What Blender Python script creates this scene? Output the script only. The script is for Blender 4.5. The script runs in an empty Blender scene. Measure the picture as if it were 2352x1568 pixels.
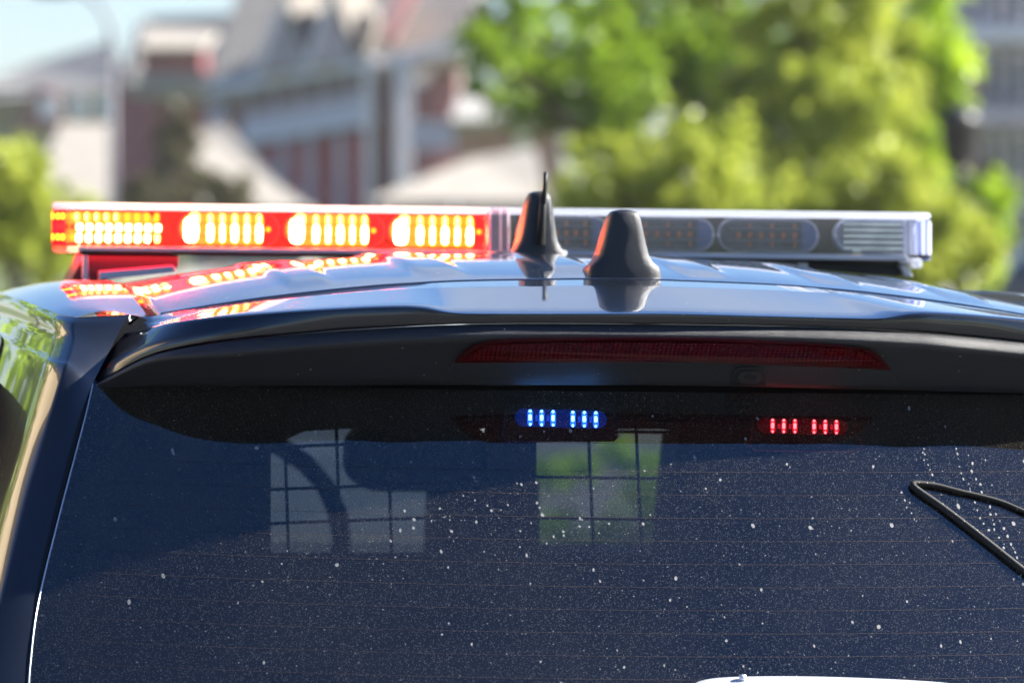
import bpy, bmesh, math, random
import numpy as np
from mathutils import Vector, Matrix
random.seed(7)
R = math.radians
SC = bpy.context.scene
COL = SC.collection

# ------------------------------------------------------------------ camera
FPX = 200/36*2352.0                      # focal length in units of a 2352 px wide picture
CAMZ = 1.95
PITCH = math.atan((784-450)/FPX)         # horizon lies above the middle of the picture
cd = bpy.data.cameras.new('camera'); cam = bpy.data.objects.new('camera', cd); COL.objects.link(cam)
cd.lens = 200; cd.sensor_width = 36; cd.clip_start = 0.1; cd.clip_end = 5000
cam.location = (0, 0, CAMZ); cam.rotation_euler = (R(90)-PITCH, 0, 0)
cd.dof.use_dof = True; cd.dof.focus_distance = 6.62; cd.dof.aperture_fstop = 6.8
cd.dof.aperture_blades = 0
SC.camera = cam

# ------------------------------------------------------------------ sky and sun
SUN = Vector((math.sin(R(76))*math.cos(R(33)), math.cos(R(76))*math.cos(R(33)), math.sin(R(33))))
elev = math.asin(SUN.z); azim = math.atan2(SUN.x, SUN.y)
W = bpy.data.worlds.new('World'); SC.world = W; W.use_nodes = True
nt = W.node_tree; nt.nodes.clear()
n_out = nt.nodes.new('ShaderNodeOutputWorld'); n_bg = nt.nodes.new('ShaderNodeBackground')
n_sky = nt.nodes.new('ShaderNodeTexSky'); n_sky.sky_type = 'NISHITA'; n_sky.sun_disc = False
n_sky.sun_elevation = elev; n_sky.sun_rotation = azim
n_sky.air_density = 1.0; n_sky.dust_density = 0.6; n_sky.ozone_density = 1.6; n_sky.altitude = 1500
tc = nt.nodes.new('ShaderNodeTexCoord')
mp = nt.nodes.new('ShaderNodeMapping'); mp.inputs['Scale'].default_value = (1, 1, 2.2)
nz = nt.nodes.new('ShaderNodeTexNoise'); nz.inputs['Scale'].default_value = 3.2; nz.inputs['Detail'].default_value = 7
cr = nt.nodes.new('ShaderNodeValToRGB'); cr.color_ramp.elements[0].position = 0.54; cr.color_ramp.elements[1].position = 0.74
sp = nt.nodes.new('ShaderNodeSeparateXYZ')
fade = nt.nodes.new('ShaderNodeMapRange'); fade.inputs[1].default_value = 0.42; fade.inputs[2].default_value = 0.12
mul = nt.nodes.new('ShaderNodeMath'); mul.operation = 'MULTIPLY'
mix = nt.nodes.new('ShaderNodeMixRGB'); mix.inputs[2].default_value = (4.0, 4.2, 4.5, 1)
L = nt.links.new
L(tc.outputs['Generated'], mp.inputs[0]); L(mp.outputs[0], nz.inputs[0]); L(nz.outputs[0], cr.inputs[0])
L(tc.outputs['Generated'], sp.inputs[0]); L(sp.outputs[2], fade.inputs[0])
L(cr.outputs[0], mul.inputs[0]); L(fade.outputs[0], mul.inputs[1]); L(mul.outputs[0], mix.inputs[0])
hs = nt.nodes.new('ShaderNodeHueSaturation'); hs.inputs['Saturation'].default_value = 1.25
tint = nt.nodes.new('ShaderNodeMixRGB'); tint.blend_type = 'MULTIPLY'; tint.inputs[0].default_value = 1; tint.inputs[2].default_value = (.60, .66, .84, 1)
L(n_sky.outputs[0], hs.inputs['Color']); L(hs.outputs[0], tint.inputs[1]); L(tint.outputs[0], mix.inputs[1]); L(mix.outputs[0], n_bg.inputs[0]); n_bg.inputs[1].default_value = 0.05
L(n_bg.outputs[0], n_out.inputs[0])
sl = bpy.data.lights.new('sun', 'SUN'); sl.energy = 5.0; sl.angle = R(0.55); sl.color = (1, .955, .88)
so = bpy.data.objects.new('sun', sl); COL.objects.link(so)
so.rotation_euler = SUN.to_track_quat('Z', 'Y').to_euler()
SC.view_settings.view_transform = 'Standard'; SC.view_settings.look = 'None'
SC.view_settings.gamma = 1; SC.view_settings.exposure = 2.1; SC.view_settings.use_curve_mapping = False

# ------------------------------------------------------------------ helpers: rays, car frame
CAM = Vector((0, 0, CAMZ)); CR = Matrix.Rotation(-PITCH, 3, 'X')
def ray(px, py):
    d = CR @ Vector(((px-1176)/FPX, 1.0, (784-py)/FPX)); return d/d.y
def at(px, py, d): return CAM + ray(px, py)*d
YAW = R(7.8); ROLL = R(0.85)
CU = Vector((math.cos(YAW)*math.cos(ROLL), math.sin(YAW)*math.cos(ROLL), -math.sin(ROLL)))
CV = Vector((-math.sin(YAW), math.cos(YAW), 0))
CW = CU.cross(CV).normalized()
ORG = at(1542, 718, 6.6)
def wp(u, v, w): return ORG + CU*u + CV*v + CW*w
def car(px, py, v):
    """car coordinates (u, v, w) of the point seen at a pixel, v metres ahead of the spoiler lip"""
    d = ray(px, py); t = (v - (CAM-ORG).dot(CV))/d.dot(CV); P = CAM + d*t - ORG
    return (P.dot(CU), v, P.dot(CW))
def carf(px, py, f):
    v = 0.0
    for _ in range(25):
        u, _, w = car(px, py, v); v = f(u, w)
    return car(px, py, v)
def spline(pts, n):
    P = np.array(pts, float); m = len(P); out = []
    for i in range(n):
        t = i/(n-1)*(m-1); k = min(int(t), m-2); f = t-k
        p1, p2 = P[k], P[k+1]; p0 = P[k-1] if k > 0 else 2*p1-p2; p3 = P[k+2] if k+2 < m else 2*p2-p1
        out.append(.5*((2*p1)+(-p0+p2)*f+(2*p0-5*p1+4*p2-p3)*f*f+(-p0+3*p1-3*p2+p3)*f**3))
    return out
def sstep(a, b, x):
    t = max(0., min(1., (x-a)/(b-a))); return t*t*(3-2*t)

# ------------------------------------------------------------------ helpers: objects
def tag(o, label=None, cat=None, group=None, kind=None):
    if label: o['label'] = label
    if cat: o['category'] = cat
    if group: o['group'] = group
    if kind: o['kind'] = kind
    return o
def thing(name, loc, label, cat, group=None):
    o = bpy.data.objects.new(name, None); COL.objects.link(o); o.location = loc; o.empty_display_size = .1
    return tag(o, label, cat, group)
def wloc(o):
    v = Vector((0, 0, 0))
    while o: v = v + Vector(o.location); o = o.parent
    return v
def mesh(name, verts, faces, mat, parent=None, smooth=False, loc=None):
    """verts in world coordinates; the object's origin goes to loc (default: its parent's origin)"""
    base = Vector(loc) if loc is not None else (wloc(parent) if parent else Vector((0, 0, 0)))
    me = bpy.data.meshes.new(name)
    me.from_pydata([tuple(Vector(v)-base) for v in verts], [], faces); me.update()
    bm = bmesh.new(); bm.from_mesh(me); bmesh.ops.recalc_face_normals(bm, faces=bm.faces[:]); bm.to_mesh(me); bm.free()
    if smooth: me.polygons.foreach_set('use_smooth', [True]*len(me.polygons))
    me.materials.append(mat)
    o = bpy.data.objects.new(name, me); COL.objects.link(o)
    if parent: o.parent = parent; o.location = base - wloc(parent)
    else: o.location = base
    return o
def copy_to(o, parent, off):
    c = o.copy(); COL.objects.link(c); c.parent = parent; c.location = Vector(o.location)+off; return c
class MB:
    def __init__(s): s.v = []; s.f = []
    def add(s, v, f):
        b = len(s.v); s.v += [Vector(x) for x in v]; s.f += [tuple(i+b for i in q) for q in f]
    def grid(s, rows, closed=False):
        n = len(rows[0]); v = [p for r in rows for p in r]; f = []
        for i in range(len(rows)-1):
            for j in range(n if closed else n-1):
                k = (j+1) % n; f.append((i*n+j, i*n+k, (i+1)*n+k, (i+1)*n+j))
        s.add(v, f)
    def prism(s, poly, off):
        n = len(poly); v = [Vector(p) for p in poly]; v += [p+Vector(off) for p in v]
        f = [tuple(range(n)), tuple(range(2*n-1, n-1, -1))]
        f += [(i, (i+1) % n, n+(i+1) % n, n+i) for i in range(n)]; s.add(v, f)
    def box(s, a, b):
        x0, y0, z0 = a; x1, y1, z1 = b
        s.prism([(x0, y0, z0), (x1, y0, z0), (x1, y0, z1), (x0, y0, z1)], (0, y1-y0, 0))
    def tube(s, pts, rad, n=8, caps=True):
        pts = [Vector(p) for p in pts]; m = len(pts); rows = []
        up = Vector((0, 0, 1))
        for i, p in enumerate(pts):
            t = (pts[min(i+1, m-1)]-pts[max(i-1, 0)]).normalized()
            a = t.cross(up)
            if a.length < 1e-3: a = t.cross(Vector((0, 1, 0)))
            a.normalize(); b = a.cross(t); r = rad(i/(m-1)) if callable(rad) else rad
            rows.append([p + a*(r*math.cos(q*2*math.pi/n)) + b*(r*math.sin(q*2*math.pi/n)) for q in range(n)])
        b0 = len(s.v); s.grid(rows, True)
        if caps: s.f.append(tuple(b0+q for q in range(n))); s.f.append(tuple(b0+(m-1)*n+q for q in range(n)))
    def build(s, name, mat, parent=None, smooth=False, loc=None): return mesh(name, s.v, s.f, mat, parent, smooth, loc)
def bevel(o, w, seg=2):
    m = o.modifiers.new('bevel', 'BEVEL'); m.width = w; m.segments = seg; m.limit_method = 'ANGLE'; return o
def cextr(poly_px, v0, v1):
    """prism whose outline is given in pixels at depth v0, running along the car's axis to v1"""
    m = MB(); m.prism([wp(*car(x, y, v0)) for x, y in poly_px], CV*(v1-v0)); return m
def crect(x0, y0, x1, y1): return [(x0, y0), (x1, y0), (x1, y1), (x0, y1)]
def stadium(x0, y0, x1, y1, n=8, left=True, right=True, tilt=0.0, rr=None):
    r = rr if rr else (y1-y0)/2; p = []
    def arc(cx, cy, a0): 
        for i in range(n+1):
            a = R(a0+90*i/n); p.append((cx+r*math.cos(a), cy+r*math.sin(a)))
    if right: arc(x1-r, y1-r, 0)
    else: p.append((x1, y1))
    if left: arc(x0+r, y1-r, 90); arc(x0+r, y0+r, 180)
    else: p += [(x0, y1), (x0, y0)]
    if right: arc(x1-r, y0+r, 270)
    else: p.append((x1, y0))
    xm = (x0+x1)/2
    return [(x, y+(x-xm)*tilt) for x, y in p]

# ------------------------------------------------------------------ materials
def mat_new(name):
    m = bpy.data.materials.new(name); m.use_nodes = True; t = m.node_tree
    return m, t, t.nodes['Principled BSDF']
def speck_nodes(t, scale, thr, rad):
    """0/1 mask: round dots in a random share of the cells"""
    co = t.nodes.new('ShaderNodeTexCoord'); vo = t.nodes.new('ShaderNodeTexVoronoi'); vo.inputs['Scale'].default_value = scale
    wn = t.nodes.new('ShaderNodeTexNoise'); wn.inputs['Scale'].default_value = scale*1.7
    t.links.new(co.outputs['Object'], vo.inputs['Vector']); t.links.new(co.outputs['Object'], wn.inputs['Vector'])
    sx = t.nodes.new('ShaderNodeSeparateColor'); t.links.new(vo.outputs['Color'], sx.inputs[0])
    g = t.nodes.new('ShaderNodeMath'); g.operation = 'GREATER_THAN'; g.inputs[1].default_value = thr; t.links.new(sx.outputs[0], g.inputs[0])
    r1 = t.nodes.new('ShaderNodeMath'); r1.operation = 'MULTIPLY'; t.links.new(sx.outputs[1], r1.inputs[0]); r1.inputs[1].default_value = rad
    d = t.nodes.new('ShaderNodeMath'); d.operation = 'LESS_THAN'; t.links.new(vo.outputs['Distance'], d.inputs[0]); t.links.new(r1.outputs[0], d.inputs[1])
    m = t.nodes.new('ShaderNodeMath'); m.operation = 'MULTIPLY'; t.links.new(g.outputs[0], m.inputs[0]); t.links.new(d.outputs[0], m.inputs[1])
    return m.outputs[0]
def simple(name, col, rough=.6, metal=0., var=.12, nscale=6., spec=.5, bump=0., bscale=200.):
    m, t, b = mat_new(name); b.inputs['Roughness'].default_value = rough; b.inputs['Metallic'].default_value = metal
    b.inputs['Specular IOR Level'].default_value = spec
    co = t.nodes.new('ShaderNodeTexCoord'); n = t.nodes.new('ShaderNodeTexNoise'); n.inputs['Scale'].default_value = nscale; n.inputs['Detail'].default_value = 5
    r = t.nodes.new('ShaderNodeValToRGB')
    r.color_ramp.elements[0].position = .3; r.color_ramp.elements[1].position = .7
    r.color_ramp.elements[0].color = tuple(c*(1-var) for c in col)+(1,); r.color_ramp.elements[1].color = tuple(c*(1+var) for c in col)+(1,)
    t.links.new(co.outputs['Object'], n.inputs[0]); t.links.new(n.outputs[0], r.inputs[0]); t.links.new(r.outputs[0], b.inputs['Base Color'])
    if bump:
        n2 = t.nodes.new('ShaderNodeTexNoise'); n2.inputs['Scale'].default_value = bscale; n2.inputs['Detail'].default_value = 2
        bp = t.nodes.new('ShaderNodeBump'); bp.inputs['Strength'].default_value = bump; bp.inputs['Distance'].default_value = .0005
        t.links.new(co.outputs['Object'], n2.inputs[0]); t.links.new(n2.outputs[0], bp.inputs['Height']); t.links.new(bp.outputs[0], b.inputs['Normal'])
    return m
def dusted(name, col, rough, coat, bump=0., bscale=900., scale=70., thr=.75, rad=.10, spec=.5):
    m, t, b = mat_new(name)
    b.inputs['Base Color'].default_value = col+(1,); b.inputs['Roughness'].default_value = rough
    b.inputs['Specular IOR Level'].default_value = spec
    b.inputs['Coat Weight'].default_value = coat; b.inputs['Coat Roughness'].default_value = .015
    if bump:
        co = t.nodes.new('ShaderNodeTexCoord'); n2 = t.nodes.new('ShaderNodeTexNoise'); n2.inputs['Scale'].default_value = bscale
        n2.inputs['Detail'].default_value = 2
        bp = t.nodes.new('ShaderNodeBump'); bp.inputs['Strength'].default_value = bump; bp.inputs['Distance'].default_value = .0006
        t.links.new(co.outputs['Object'], n2.inputs[0]); t.links.new(n2.outputs[0], bp.inputs['Height']); t.links.new(bp.outputs[0], b.inputs['Normal'])
    k = speck_nodes(t, scale, thr, rad)
    df = t.nodes.new('ShaderNodeBsdfDiffuse'); df.inputs[0].default_value = (.5, .44, .36, 1)
    mx = t.nodes.new('ShaderNodeMixShader'); t.links.new(k, mx.inputs[0]); t.links.new(b.outputs[0], mx.inputs[1]); t.links.new(df.outputs[0], mx.inputs[2])
    t.links.new(mx.outputs[0], t.nodes['Material Output'].inputs[0])
    return m
def emis(name, col, s):
    m = bpy.data.materials.new(name); m.use_nodes = True; t = m.node_tree; t.nodes.clear()
    e = t.nodes.new('ShaderNodeEmission'); e.inputs[0].default_value = col+(1,); e.inputs[1].default_value = s
    o = t.nodes.new('ShaderNodeOutputMaterial'); t.links.new(e.outputs[0], o.inputs[0]); return m
def clear(name, tint, ior=1.45, rough=.03, haze=0., hcol=(.6, .62, .66), gl=1.0):
    """thin clear plastic or glass: tinted see-through, fresnel gloss, optional milky share"""
    m = bpy.data.materials.new(name); m.use_nodes = True; t = m.node_tree; t.nodes.clear()
    o = t.nodes.new('ShaderNodeOutputMaterial'); tr = t.nodes.new('ShaderNodeBsdfTransparent'); tr.inputs[0].default_value = tint+(1,)
    g = t.nodes.new('ShaderNodeBsdfGlossy'); g.inputs['Roughness'].default_value = rough; g.inputs[0].default_value = (gl, gl, gl, 1)
    f = t.nodes.new('ShaderNodeFresnel'); f.inputs[0].default_value = ior
    m1 = t.nodes.new('ShaderNodeMixShader'); t.links.new(f.outputs[0], m1.inputs[0]); t.links.new(g.outputs[0], m1.inputs[2])
    if haze:
        d = t.nodes.new('ShaderNodeBsdfDiffuse'); d.inputs[0].default_value = hcol+(1,)
        m0 = t.nodes.new('ShaderNodeMixShader'); m0.inputs[0].default_value = haze
        t.links.new(tr.outputs[0], m0.inputs[1]); t.links.new(d.outputs[0], m0.inputs[2]); t.links.new(m0.outputs[0], m1.inputs[1])
    else: t.links.new(tr.outputs[0], m1.inputs[1])
    t.links.new(m1.outputs[0], o.inputs[0]); return m

PAINT = dusted('car_paint', (.006, .008, .013), .3, 1.0, scale=110., thr=.78, rad=.10)
PAINT_S = dusted('car_paint_side', (.006, .008, .013), .3, 1.0, scale=60., thr=.97, rad=.06)
PLASTIC = dusted('grained_black_plastic', (.022, .022, .024), .42, 0., bump=1.0, bscale=1300., scale=75., thr=.72, rad=.11)
PLASTIC2 = dusted('antenna_plastic', (.019, .021, .025), .33, 0., bump=.8, bscale=1500., scale=160., thr=.95, rad=.08)
RUBBER = simple('black_rubber', (.008, .008, .009), .6)
FLAT = simple('flat_black', (.006, .006, .007), 1., spec=0.)
DARK = simple('dark_cabin_trim', (.02, .02, .024), .85, spec=.2)
BLACKM = simple('black_metal', (.018, .018, .02), .45, bump=.3)
ALU = simple('aluminium_rail', (.62, .63, .68), .4, metal=.3, var=.05)
SILVER = simple('silver_trim', (.72, .75, .82), .38, metal=.5, var=.04)
CLEAR = clear('clear_lens', (.96, .97, 1.0), haze=.05)
def frosted():
    m, t, b = mat_new('frosted_clear_plastic'); b.inputs['Base Color'].default_value = (.82, .84, .9, 1); b.inputs['Roughness'].default_value = .12
    tl = t.nodes.new('ShaderNodeBsdfTranslucent'); tl.inputs[0].default_value = (.85, .87, .93, 1)
    mx = t.nodes.new('ShaderNodeMixShader'); mx.inputs[0].default_value = .65
    t.links.new(b.outputs[0], mx.inputs[1]); t.links.new(tl.outputs[0], mx.inputs[2]); t.links.new(mx.outputs[0], t.nodes['Material Output'].inputs[0]); return m
CLEARTOP = frosted()
REDLENS = clear('red_lens', (1.0, .42, .36), haze=.02, hcol=(.7, .05, .04))
WIND = clear('windscreen_glass', (.75, .8, .8))

def glass_mat():
    m = bpy.data.materials.new('dusty_tinted_glass'); m.use_nodes = True; t = m.node_tree; t.nodes.clear(); Lk = t.links.new
    o = t.nodes.new('ShaderNodeOutputMaterial'); tr = t.nodes.new('ShaderNodeBsdfTransparent'); tr.inputs[0].default_value = (.26, .29, .30, 1)
    g = t.nodes.new('ShaderNodeBsdfGlossy'); g.inputs['Roughness'].default_value = .004; g.inputs[0].default_value = (1, 1, .92, 1)
    f = t.nodes.new('ShaderNodeFresnel'); f.inputs[0].default_value = 2.25
    m1 = t.nodes.new('ShaderNodeMixShader'); Lk(f.outputs[0], m1.inputs[0]); Lk(tr.outputs[0], m1.inputs[1]); Lk(g.outputs[0], m1.inputs[2])
    # dust: a thin film, fine grit in two sizes, dried water spots
    film_co = t.nodes.new('ShaderNodeTexCoord'); fn = t.nodes.new('ShaderNodeTexNoise'); fn.inputs['Scale'].default_value = 5.; fn.inputs['Detail'].default_value = 6
    Lk(film_co.outputs['Object'], fn.inputs[0])
    fr = t.nodes.new('ShaderNodeMapRange'); fr.inputs[1].default_value = .3; fr.inputs[2].default_value = .75; fr.inputs[3].default_value = .005; fr.inputs[4].default_value = .022
    Lk(fn.outputs[0], fr.inputs[0])
    def scaled(sock, k):
        q = t.nodes.new('ShaderNodeMath'); q.operation = 'MULTIPLY'; q.inputs[1].default_value = k; Lk(sock, q.inputs[0]); return q.outputs[0]
    def mx(a, b):
        q = t.nodes.new('ShaderNodeMath'); q.operation = 'MAXIMUM'; Lk(a, q.inputs[0]); Lk(b, q.inputs[1]); return q.outputs[0]
    k = mx(fr.outputs[0], scaled(speck_nodes(t, 800., .30, .42), .22))
    k = mx(k, scaled(speck_nodes(t, 230., .82, .22), .42))
    d0 = t.nodes.new('ShaderNodeBsdfDiffuse'); d0.inputs[0].default_value = (.74, .68, .60, 1)
    tl = t.nodes.new('ShaderNodeBsdfTranslucent'); tl.inputs[0].default_value = (.74, .68, .60, 1)
    gn = t.nodes.new('ShaderNodeTexNoise'); gn.inputs['Scale'].default_value = 1500.; Lk(film_co.outputs['Object'], gn.inputs[0])
    bp = t.nodes.new('ShaderNodeBump'); bp.inputs['Strength'].default_value = 1.; bp.inputs['Distance'].default_value = .004; Lk(gn.outputs[0], bp.inputs['Height'])
    Lk(bp.outputs[0], d0.inputs['Normal']); Lk(bp.outputs[0], tl.inputs['Normal'])
    d = t.nodes.new('ShaderNodeMixShader'); d.inputs[0].default_value = .3; Lk(d0.outputs[0], d.inputs[1]); Lk(tl.outputs[0], d.inputs[2])
    m2 = t.nodes.new('ShaderNodeMixShader'); Lk(k, m2.inputs[0]); Lk(m1.outputs[0], m2.inputs[1]); Lk(d.outputs[0], m2.inputs[2])
    Lk(m2.outputs[0], o.inputs[0]); return m
GLASS = glass_mat()

# ------------------------------------------------------------------ ground
ASPH = simple('asphalt', (.06, .06, .062), .9, nscale=3., var=.25)
PAVE = simple('pavement_concrete', (.30, .28, .25), .9, nscale=2.)
GRASSM = simple('lawn_grass', (.07, .10, .025), .95, nscale=1.5, var=.4)
def slabz(name, x0, y0, x1, y1, z, m, h=.0):
    b = MB()
    if h: b.box((x0, y0, z-h), (x1, y1, z))
    else: b.add([(x0, y0, z), (x1, y0, z), (x1, y1, z), (x0, y1, z)], [(0, 1, 2, 3)])
    return tag(b.build(name, m), kind='structure')
slabz('ground', -258, -198, 258, 418, -.008, GRASSM)
slabz('road', -5.2, -120, 6.5, 140, 0, ASPH)
slabz('pavement', -8.2, -120, -5.2, 140, .13, PAVE, .14)
slabz('pavement', 6.5, -120, 9.5, 140, .13, PAVE, .14)

# ================================================================== POLICE SUV
suv = thing('police_suv', Vector((wp(0, 1.5, 0).x, wp(0, 1.5, 0).y, 0)), 'black police SUV with dusty rear window seen close from behind', 'car')

# feature lines of the left half in pixels + depth:  A seam, B lip edge, C lower edge of gloss, D crest of plastic, E bottom of panel
q = lambda u: .22*u*u
ST = [  # A(px,py,v)         B                   C                   D                  E
 ((298,722,0.258), (272,772,.245), (218,880,.178), (214,889,.168), (212,898,.163)),
 ((334,727,0.288), (318,760,.225), (266,855,.130), (262,866,.120), (300,893,.150)),
 ((392,719,0.318), (385,742,.140), (340,818,.098), (336,831,.088), (395,889,.135)),
 ((500,701,0.340), (469,730,.092), (425,796,.072), (422,809,.062), (520,887,.116)),
 ((620,684,0.348), (600,719,.060), (560,776,.050), (558,789,.040), (640,886,.100)),
 ((760,668,0.354), (760,709,.036), (760,759,.034), (760,772,.024), (790,885,.084)),
 ((880,657,0.358), (900,703,.022), (900,750,.020), (900,762,.010), (920,884,.074)),
 ((960,652,0.359), (972,705,.016), (980,746,.015), (980,758,.006), (1010,884,.069)),
 ((1030,648,0.360), (1045,717,.012), (1060,743,.013), (1060,755,.002), (1090,884,.065)),
 ((1130,645,0.361), (1150,719,.007), (1170,741,.009), (1170,753,-.002), (1190,884,.061)),
 ((1280,643,0.361), (1330,719,.002), (1340,741,.005), (1340,752,-.005), (1350,884,.058)),
 ((1431,642,0.361), (1542,719,.000), (1542,743,.004), (1542,754,-.006), (1542,885,.057))]
LINES = []
for k in range(5):
    left = [car(*s[k]) for s in ST]; c = left[-1]; left[-1] = (0., c[1], c[2])
    full = left + [(-u, v, w) for u, v, w in reversed(left[:-1])]
    LINES.append(full)
NC = 150
SA, SB, SCc, SD, SE = [spline(l, NC) for l in LINES]
def interp_line(S, u): 
    us = [p[0] for p in S]; return np.interp(u, us, [p[1] for p in S]), np.interp(u, us, [p[2] for p in S])
wE0 = LINES[4][11][2]

# ---- spoiler (painted)
def lerp(a, b, t): return np.array(a)*(1-t)+np.array(b)*t
rows = [[] for _ in range(13)]
for j in range(NC):
    A, B, C_ = SA[j], SB[j], SCc[j]; e = abs(A[0])
    endk = sstep(.48, .60, abs(B[0]))                # towards the ends the crease dies out into a hollow wing
    out = []
    out.append(A+np.array((0, .002, -.014))); out.append(A+np.array((0, .0005, -.002))); out.append(A-np.array((0, .002, 0)))
    for t in (.2, .42, .64, .82, .93):
        p = lerp(A, B, t); p[2] -= .004*endk*math.sin(math.pi*t); p[1] += .004*endk*math.sin(math.pi*t); out.append(p)
    b = B.copy(); out.append(b+np.array((0, .003, -.0008)))
    m1 = lerp(B, C_, .12); m1[1] -= .0015; out.append(m1)
    m2 = lerp(B, C_, .5); m2[1] += .008*(1-endk)+.010*endk; out.append(m2)      # the gloss band is hollow
    out.append(lerp(C_, m2, .12)); out.append(C_+np.array((0, .012, -.001)))
    for i, p in enumerate(out): rows[i].append(wp(*p))
mb = MB(); mb.grid(rows)
spoiler = mb.build('spoiler', PAINT, suv, True)
# ---- matte plastic panel under it
SD2 = []
for D in SD:
    SD2.append(D+np.array((0, 0, -.0115*sstep(.62, .50, abs(D[0])))))
rows = [[] for _ in range(12)]
for j in range(NC):
    C_, D, E, D2 = SCc[j], SD[j], SE[j], SD2[j]
    c2 = C_+np.array((0, .006, -.0012)); pts = [c2]
    for k in range(1, 7):
        a = k/6*math.pi/2; f1 = math.sin(a); f2 = 1-math.cos(a)
        pts.append(np.array((c2[0]+(D2[0]-c2[0])*f2, c2[1]+(D2[1]-c2[1])*f1, c2[2]+(D2[2]-c2[2])*f2)))
    pts += [lerp(D2, E, .1), lerp(D2, E, .4), lerp(D2, E, .75), E, E+np.array((0, .03, .004))]
    for i, p in enumerate(pts): rows[i].append(wp(*p))
mb = MB(); mb.grid(rows)
panel = mb.build('spoiler_panel', PLASTIC, suv, True)

def face_v(u, w):                                   # surface of the plastic panel
    vD, wD = interp_line(SD2, u); vE, wE = interp_line(SE, u); t = (wD-w)/(wD-wE); return float(vD+(vE-vD)*t)
def on_face(px, py, off=0.):
    u, v, w = carf(px, py, face_v); return wp(u, v-off, w)
# recessed plate below the brake light, washer nozzle, brake light
def face_sheet(poly, off, th):
    m = MB(); m.prism([on_face(x, y, off) for x, y in poly], CV*th); return m
low = [(1041, 834), (1290, 832), (1592, 832), (1800, 838), (2044, 849), (2066, 884), (1800, 884), (1592, 884), (1290, 884), (1010, 884)]
low = [(x, y+(x-1542)*.004) for x, y in low]
bevel(face_sheet(low, .0022, .006).build('lower_plate', PLASTIC, panel), .0015)
nz_ = [(1676, 883), (1679, 862), (1686, 848), (1700, 842), (1735, 842), (1750, 848), (1757, 862), (1759, 884)]
noz = bevel(face_sheet(nz_, .006, .008).build('washer_nozzle', RUBBER, panel, True), .002, 3)
bevel(face_sheet(stadium(1692, 851, 1747, 880, 6), .0095, .006).build('nozzle_rim', PLASTIC, noz.parent), .0015, 3)
face_sheet(stadium(1706, 861, 1734, 871, 6), .0105, .004).build('nozzle_slot', RUBBER, noz.parent)

def brake_mat():
    m, t, b = mat_new('unlit_red_lens'); co = t.nodes.new('ShaderNodeTexCoord'); Lk = t.links.new
    mpn = t.nodes.new('ShaderNodeMapping'); mpn.inputs['Rotation'].default_value = (0, 0, -YAW); Lk(co.outputs['Object'], mpn.inputs[0])
    w1 = t.nodes.new('ShaderNodeTexWave'); w1.bands_direction = 'Z'; w1.inputs['Scale'].default_value = 95.; w1.inputs['Distortion'].default_value = .3
    w2 = t.nodes.new('ShaderNodeTexWave'); w2.bands_direction = 'X'; w2.inputs['Scale'].default_value = 60.; w2.inputs['Distortion'].default_value = .6
    n = t.nodes.new('ShaderNodeTexNoise'); n.inputs['Scale'].default_value = 45.
    for x in (w1, w2, n): Lk(mpn.outputs[0], x.inputs['Vector'])
    a = t.nodes.new('ShaderNodeMath'); a.operation = 'MULTIPLY'; Lk(w1.outputs['Fac'], a.inputs[0]); Lk(w2.outputs['Fac'], a.inputs[1])
    a2 = t.nodes.new('ShaderNodeMath'); a2.operation = 'MULTIPLY'; Lk(a.outputs[0], a2.inputs[0]); Lk(n.outputs[0], a2.inputs[1])
    r = t.nodes.new('ShaderNodeValToRGB'); r.color_ramp.elements[0].color = (.035, .001, .002, 1); r.color_ramp.elements[1].color = (.19, .004, .005, 1)
    r.color_ramp.elements[1].position = .5; Lk(a2.outputs[0], r.inputs[0]); Lk(r.outputs[0], b.inputs['Base Color'])
    b.inputs['Roughness'].default_value = .12; b.inputs['Specular IOR Level'].default_value = .3; return m
BRK = brake_mat(); BRKF = simple('dark_red_lens_frame', (.05, .002, .003), .15, spec=.4)
top = [(1041,833),(1050,822),(1063,809),(1077,799),(1092,791),(1110,786),(1129,782),(1180,779),(1245,776.5),(1400,774.5),(1542,774.5),(1660,777),(1807,785),(1880,789),(1939,794),(1970,798),(1995,803),(2010,811),(2021,820),(2033,834),(2044,848)]
bot = [(2044,849),(1930,844),(1800,838),(1592,832),(1300,832)]
bl = bevel(face_sheet(top+bot, .006, .008).build('brake_light', BRKF, panel), .0012)
def inset(x, y):
    cx, cy = 1542, 806; return (cx+(x-cx)*.955, cy+2+(y-cy)*.70+(x-cx)*.0012)
face_sheet([inset(x, y) for x, y in top+bot], .0075, .004).build('light_reflector', BRK, panel)

# moulded marking on the lens
P1, P2 = on_face(1950, 839.5, .0078), on_face(1950, 833.0, .0078)
tcv = bpy.data.curves.new('lens_marking', 'FONT'); tcv.body = 'SAE U3 17 DOT'; tcv.size = (P2-P1).length*1.35
tob = bpy.data.objects.new('marking_source', tcv); COL.objects.link(tob)
bpy.context.view_layer.update()
tme = bpy.data.meshes.new_from_object(tob.evaluated_get(bpy.context.evaluated_depsgraph_get())); bpy.data.objects.remove(tob)
tme.materials.clear(); tme.materials.append(simple('lens_marking', (.34, .07, .07), .4))
mko = bpy.data.objects.new('lens_marking', tme); COL.objects.link(mko); mko.parent = panel
xx = (on_face(2018, 844, .0078)-P1).normalized(); yy = (P2-P1).normalized(); zz = xx.cross(yy).normalized(); yy = zz.cross(xx)
mko.matrix_world = Matrix.Translation(P1-wloc(panel)) @ Matrix((xx, yy, zz)).transposed().to_4x4()
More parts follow.
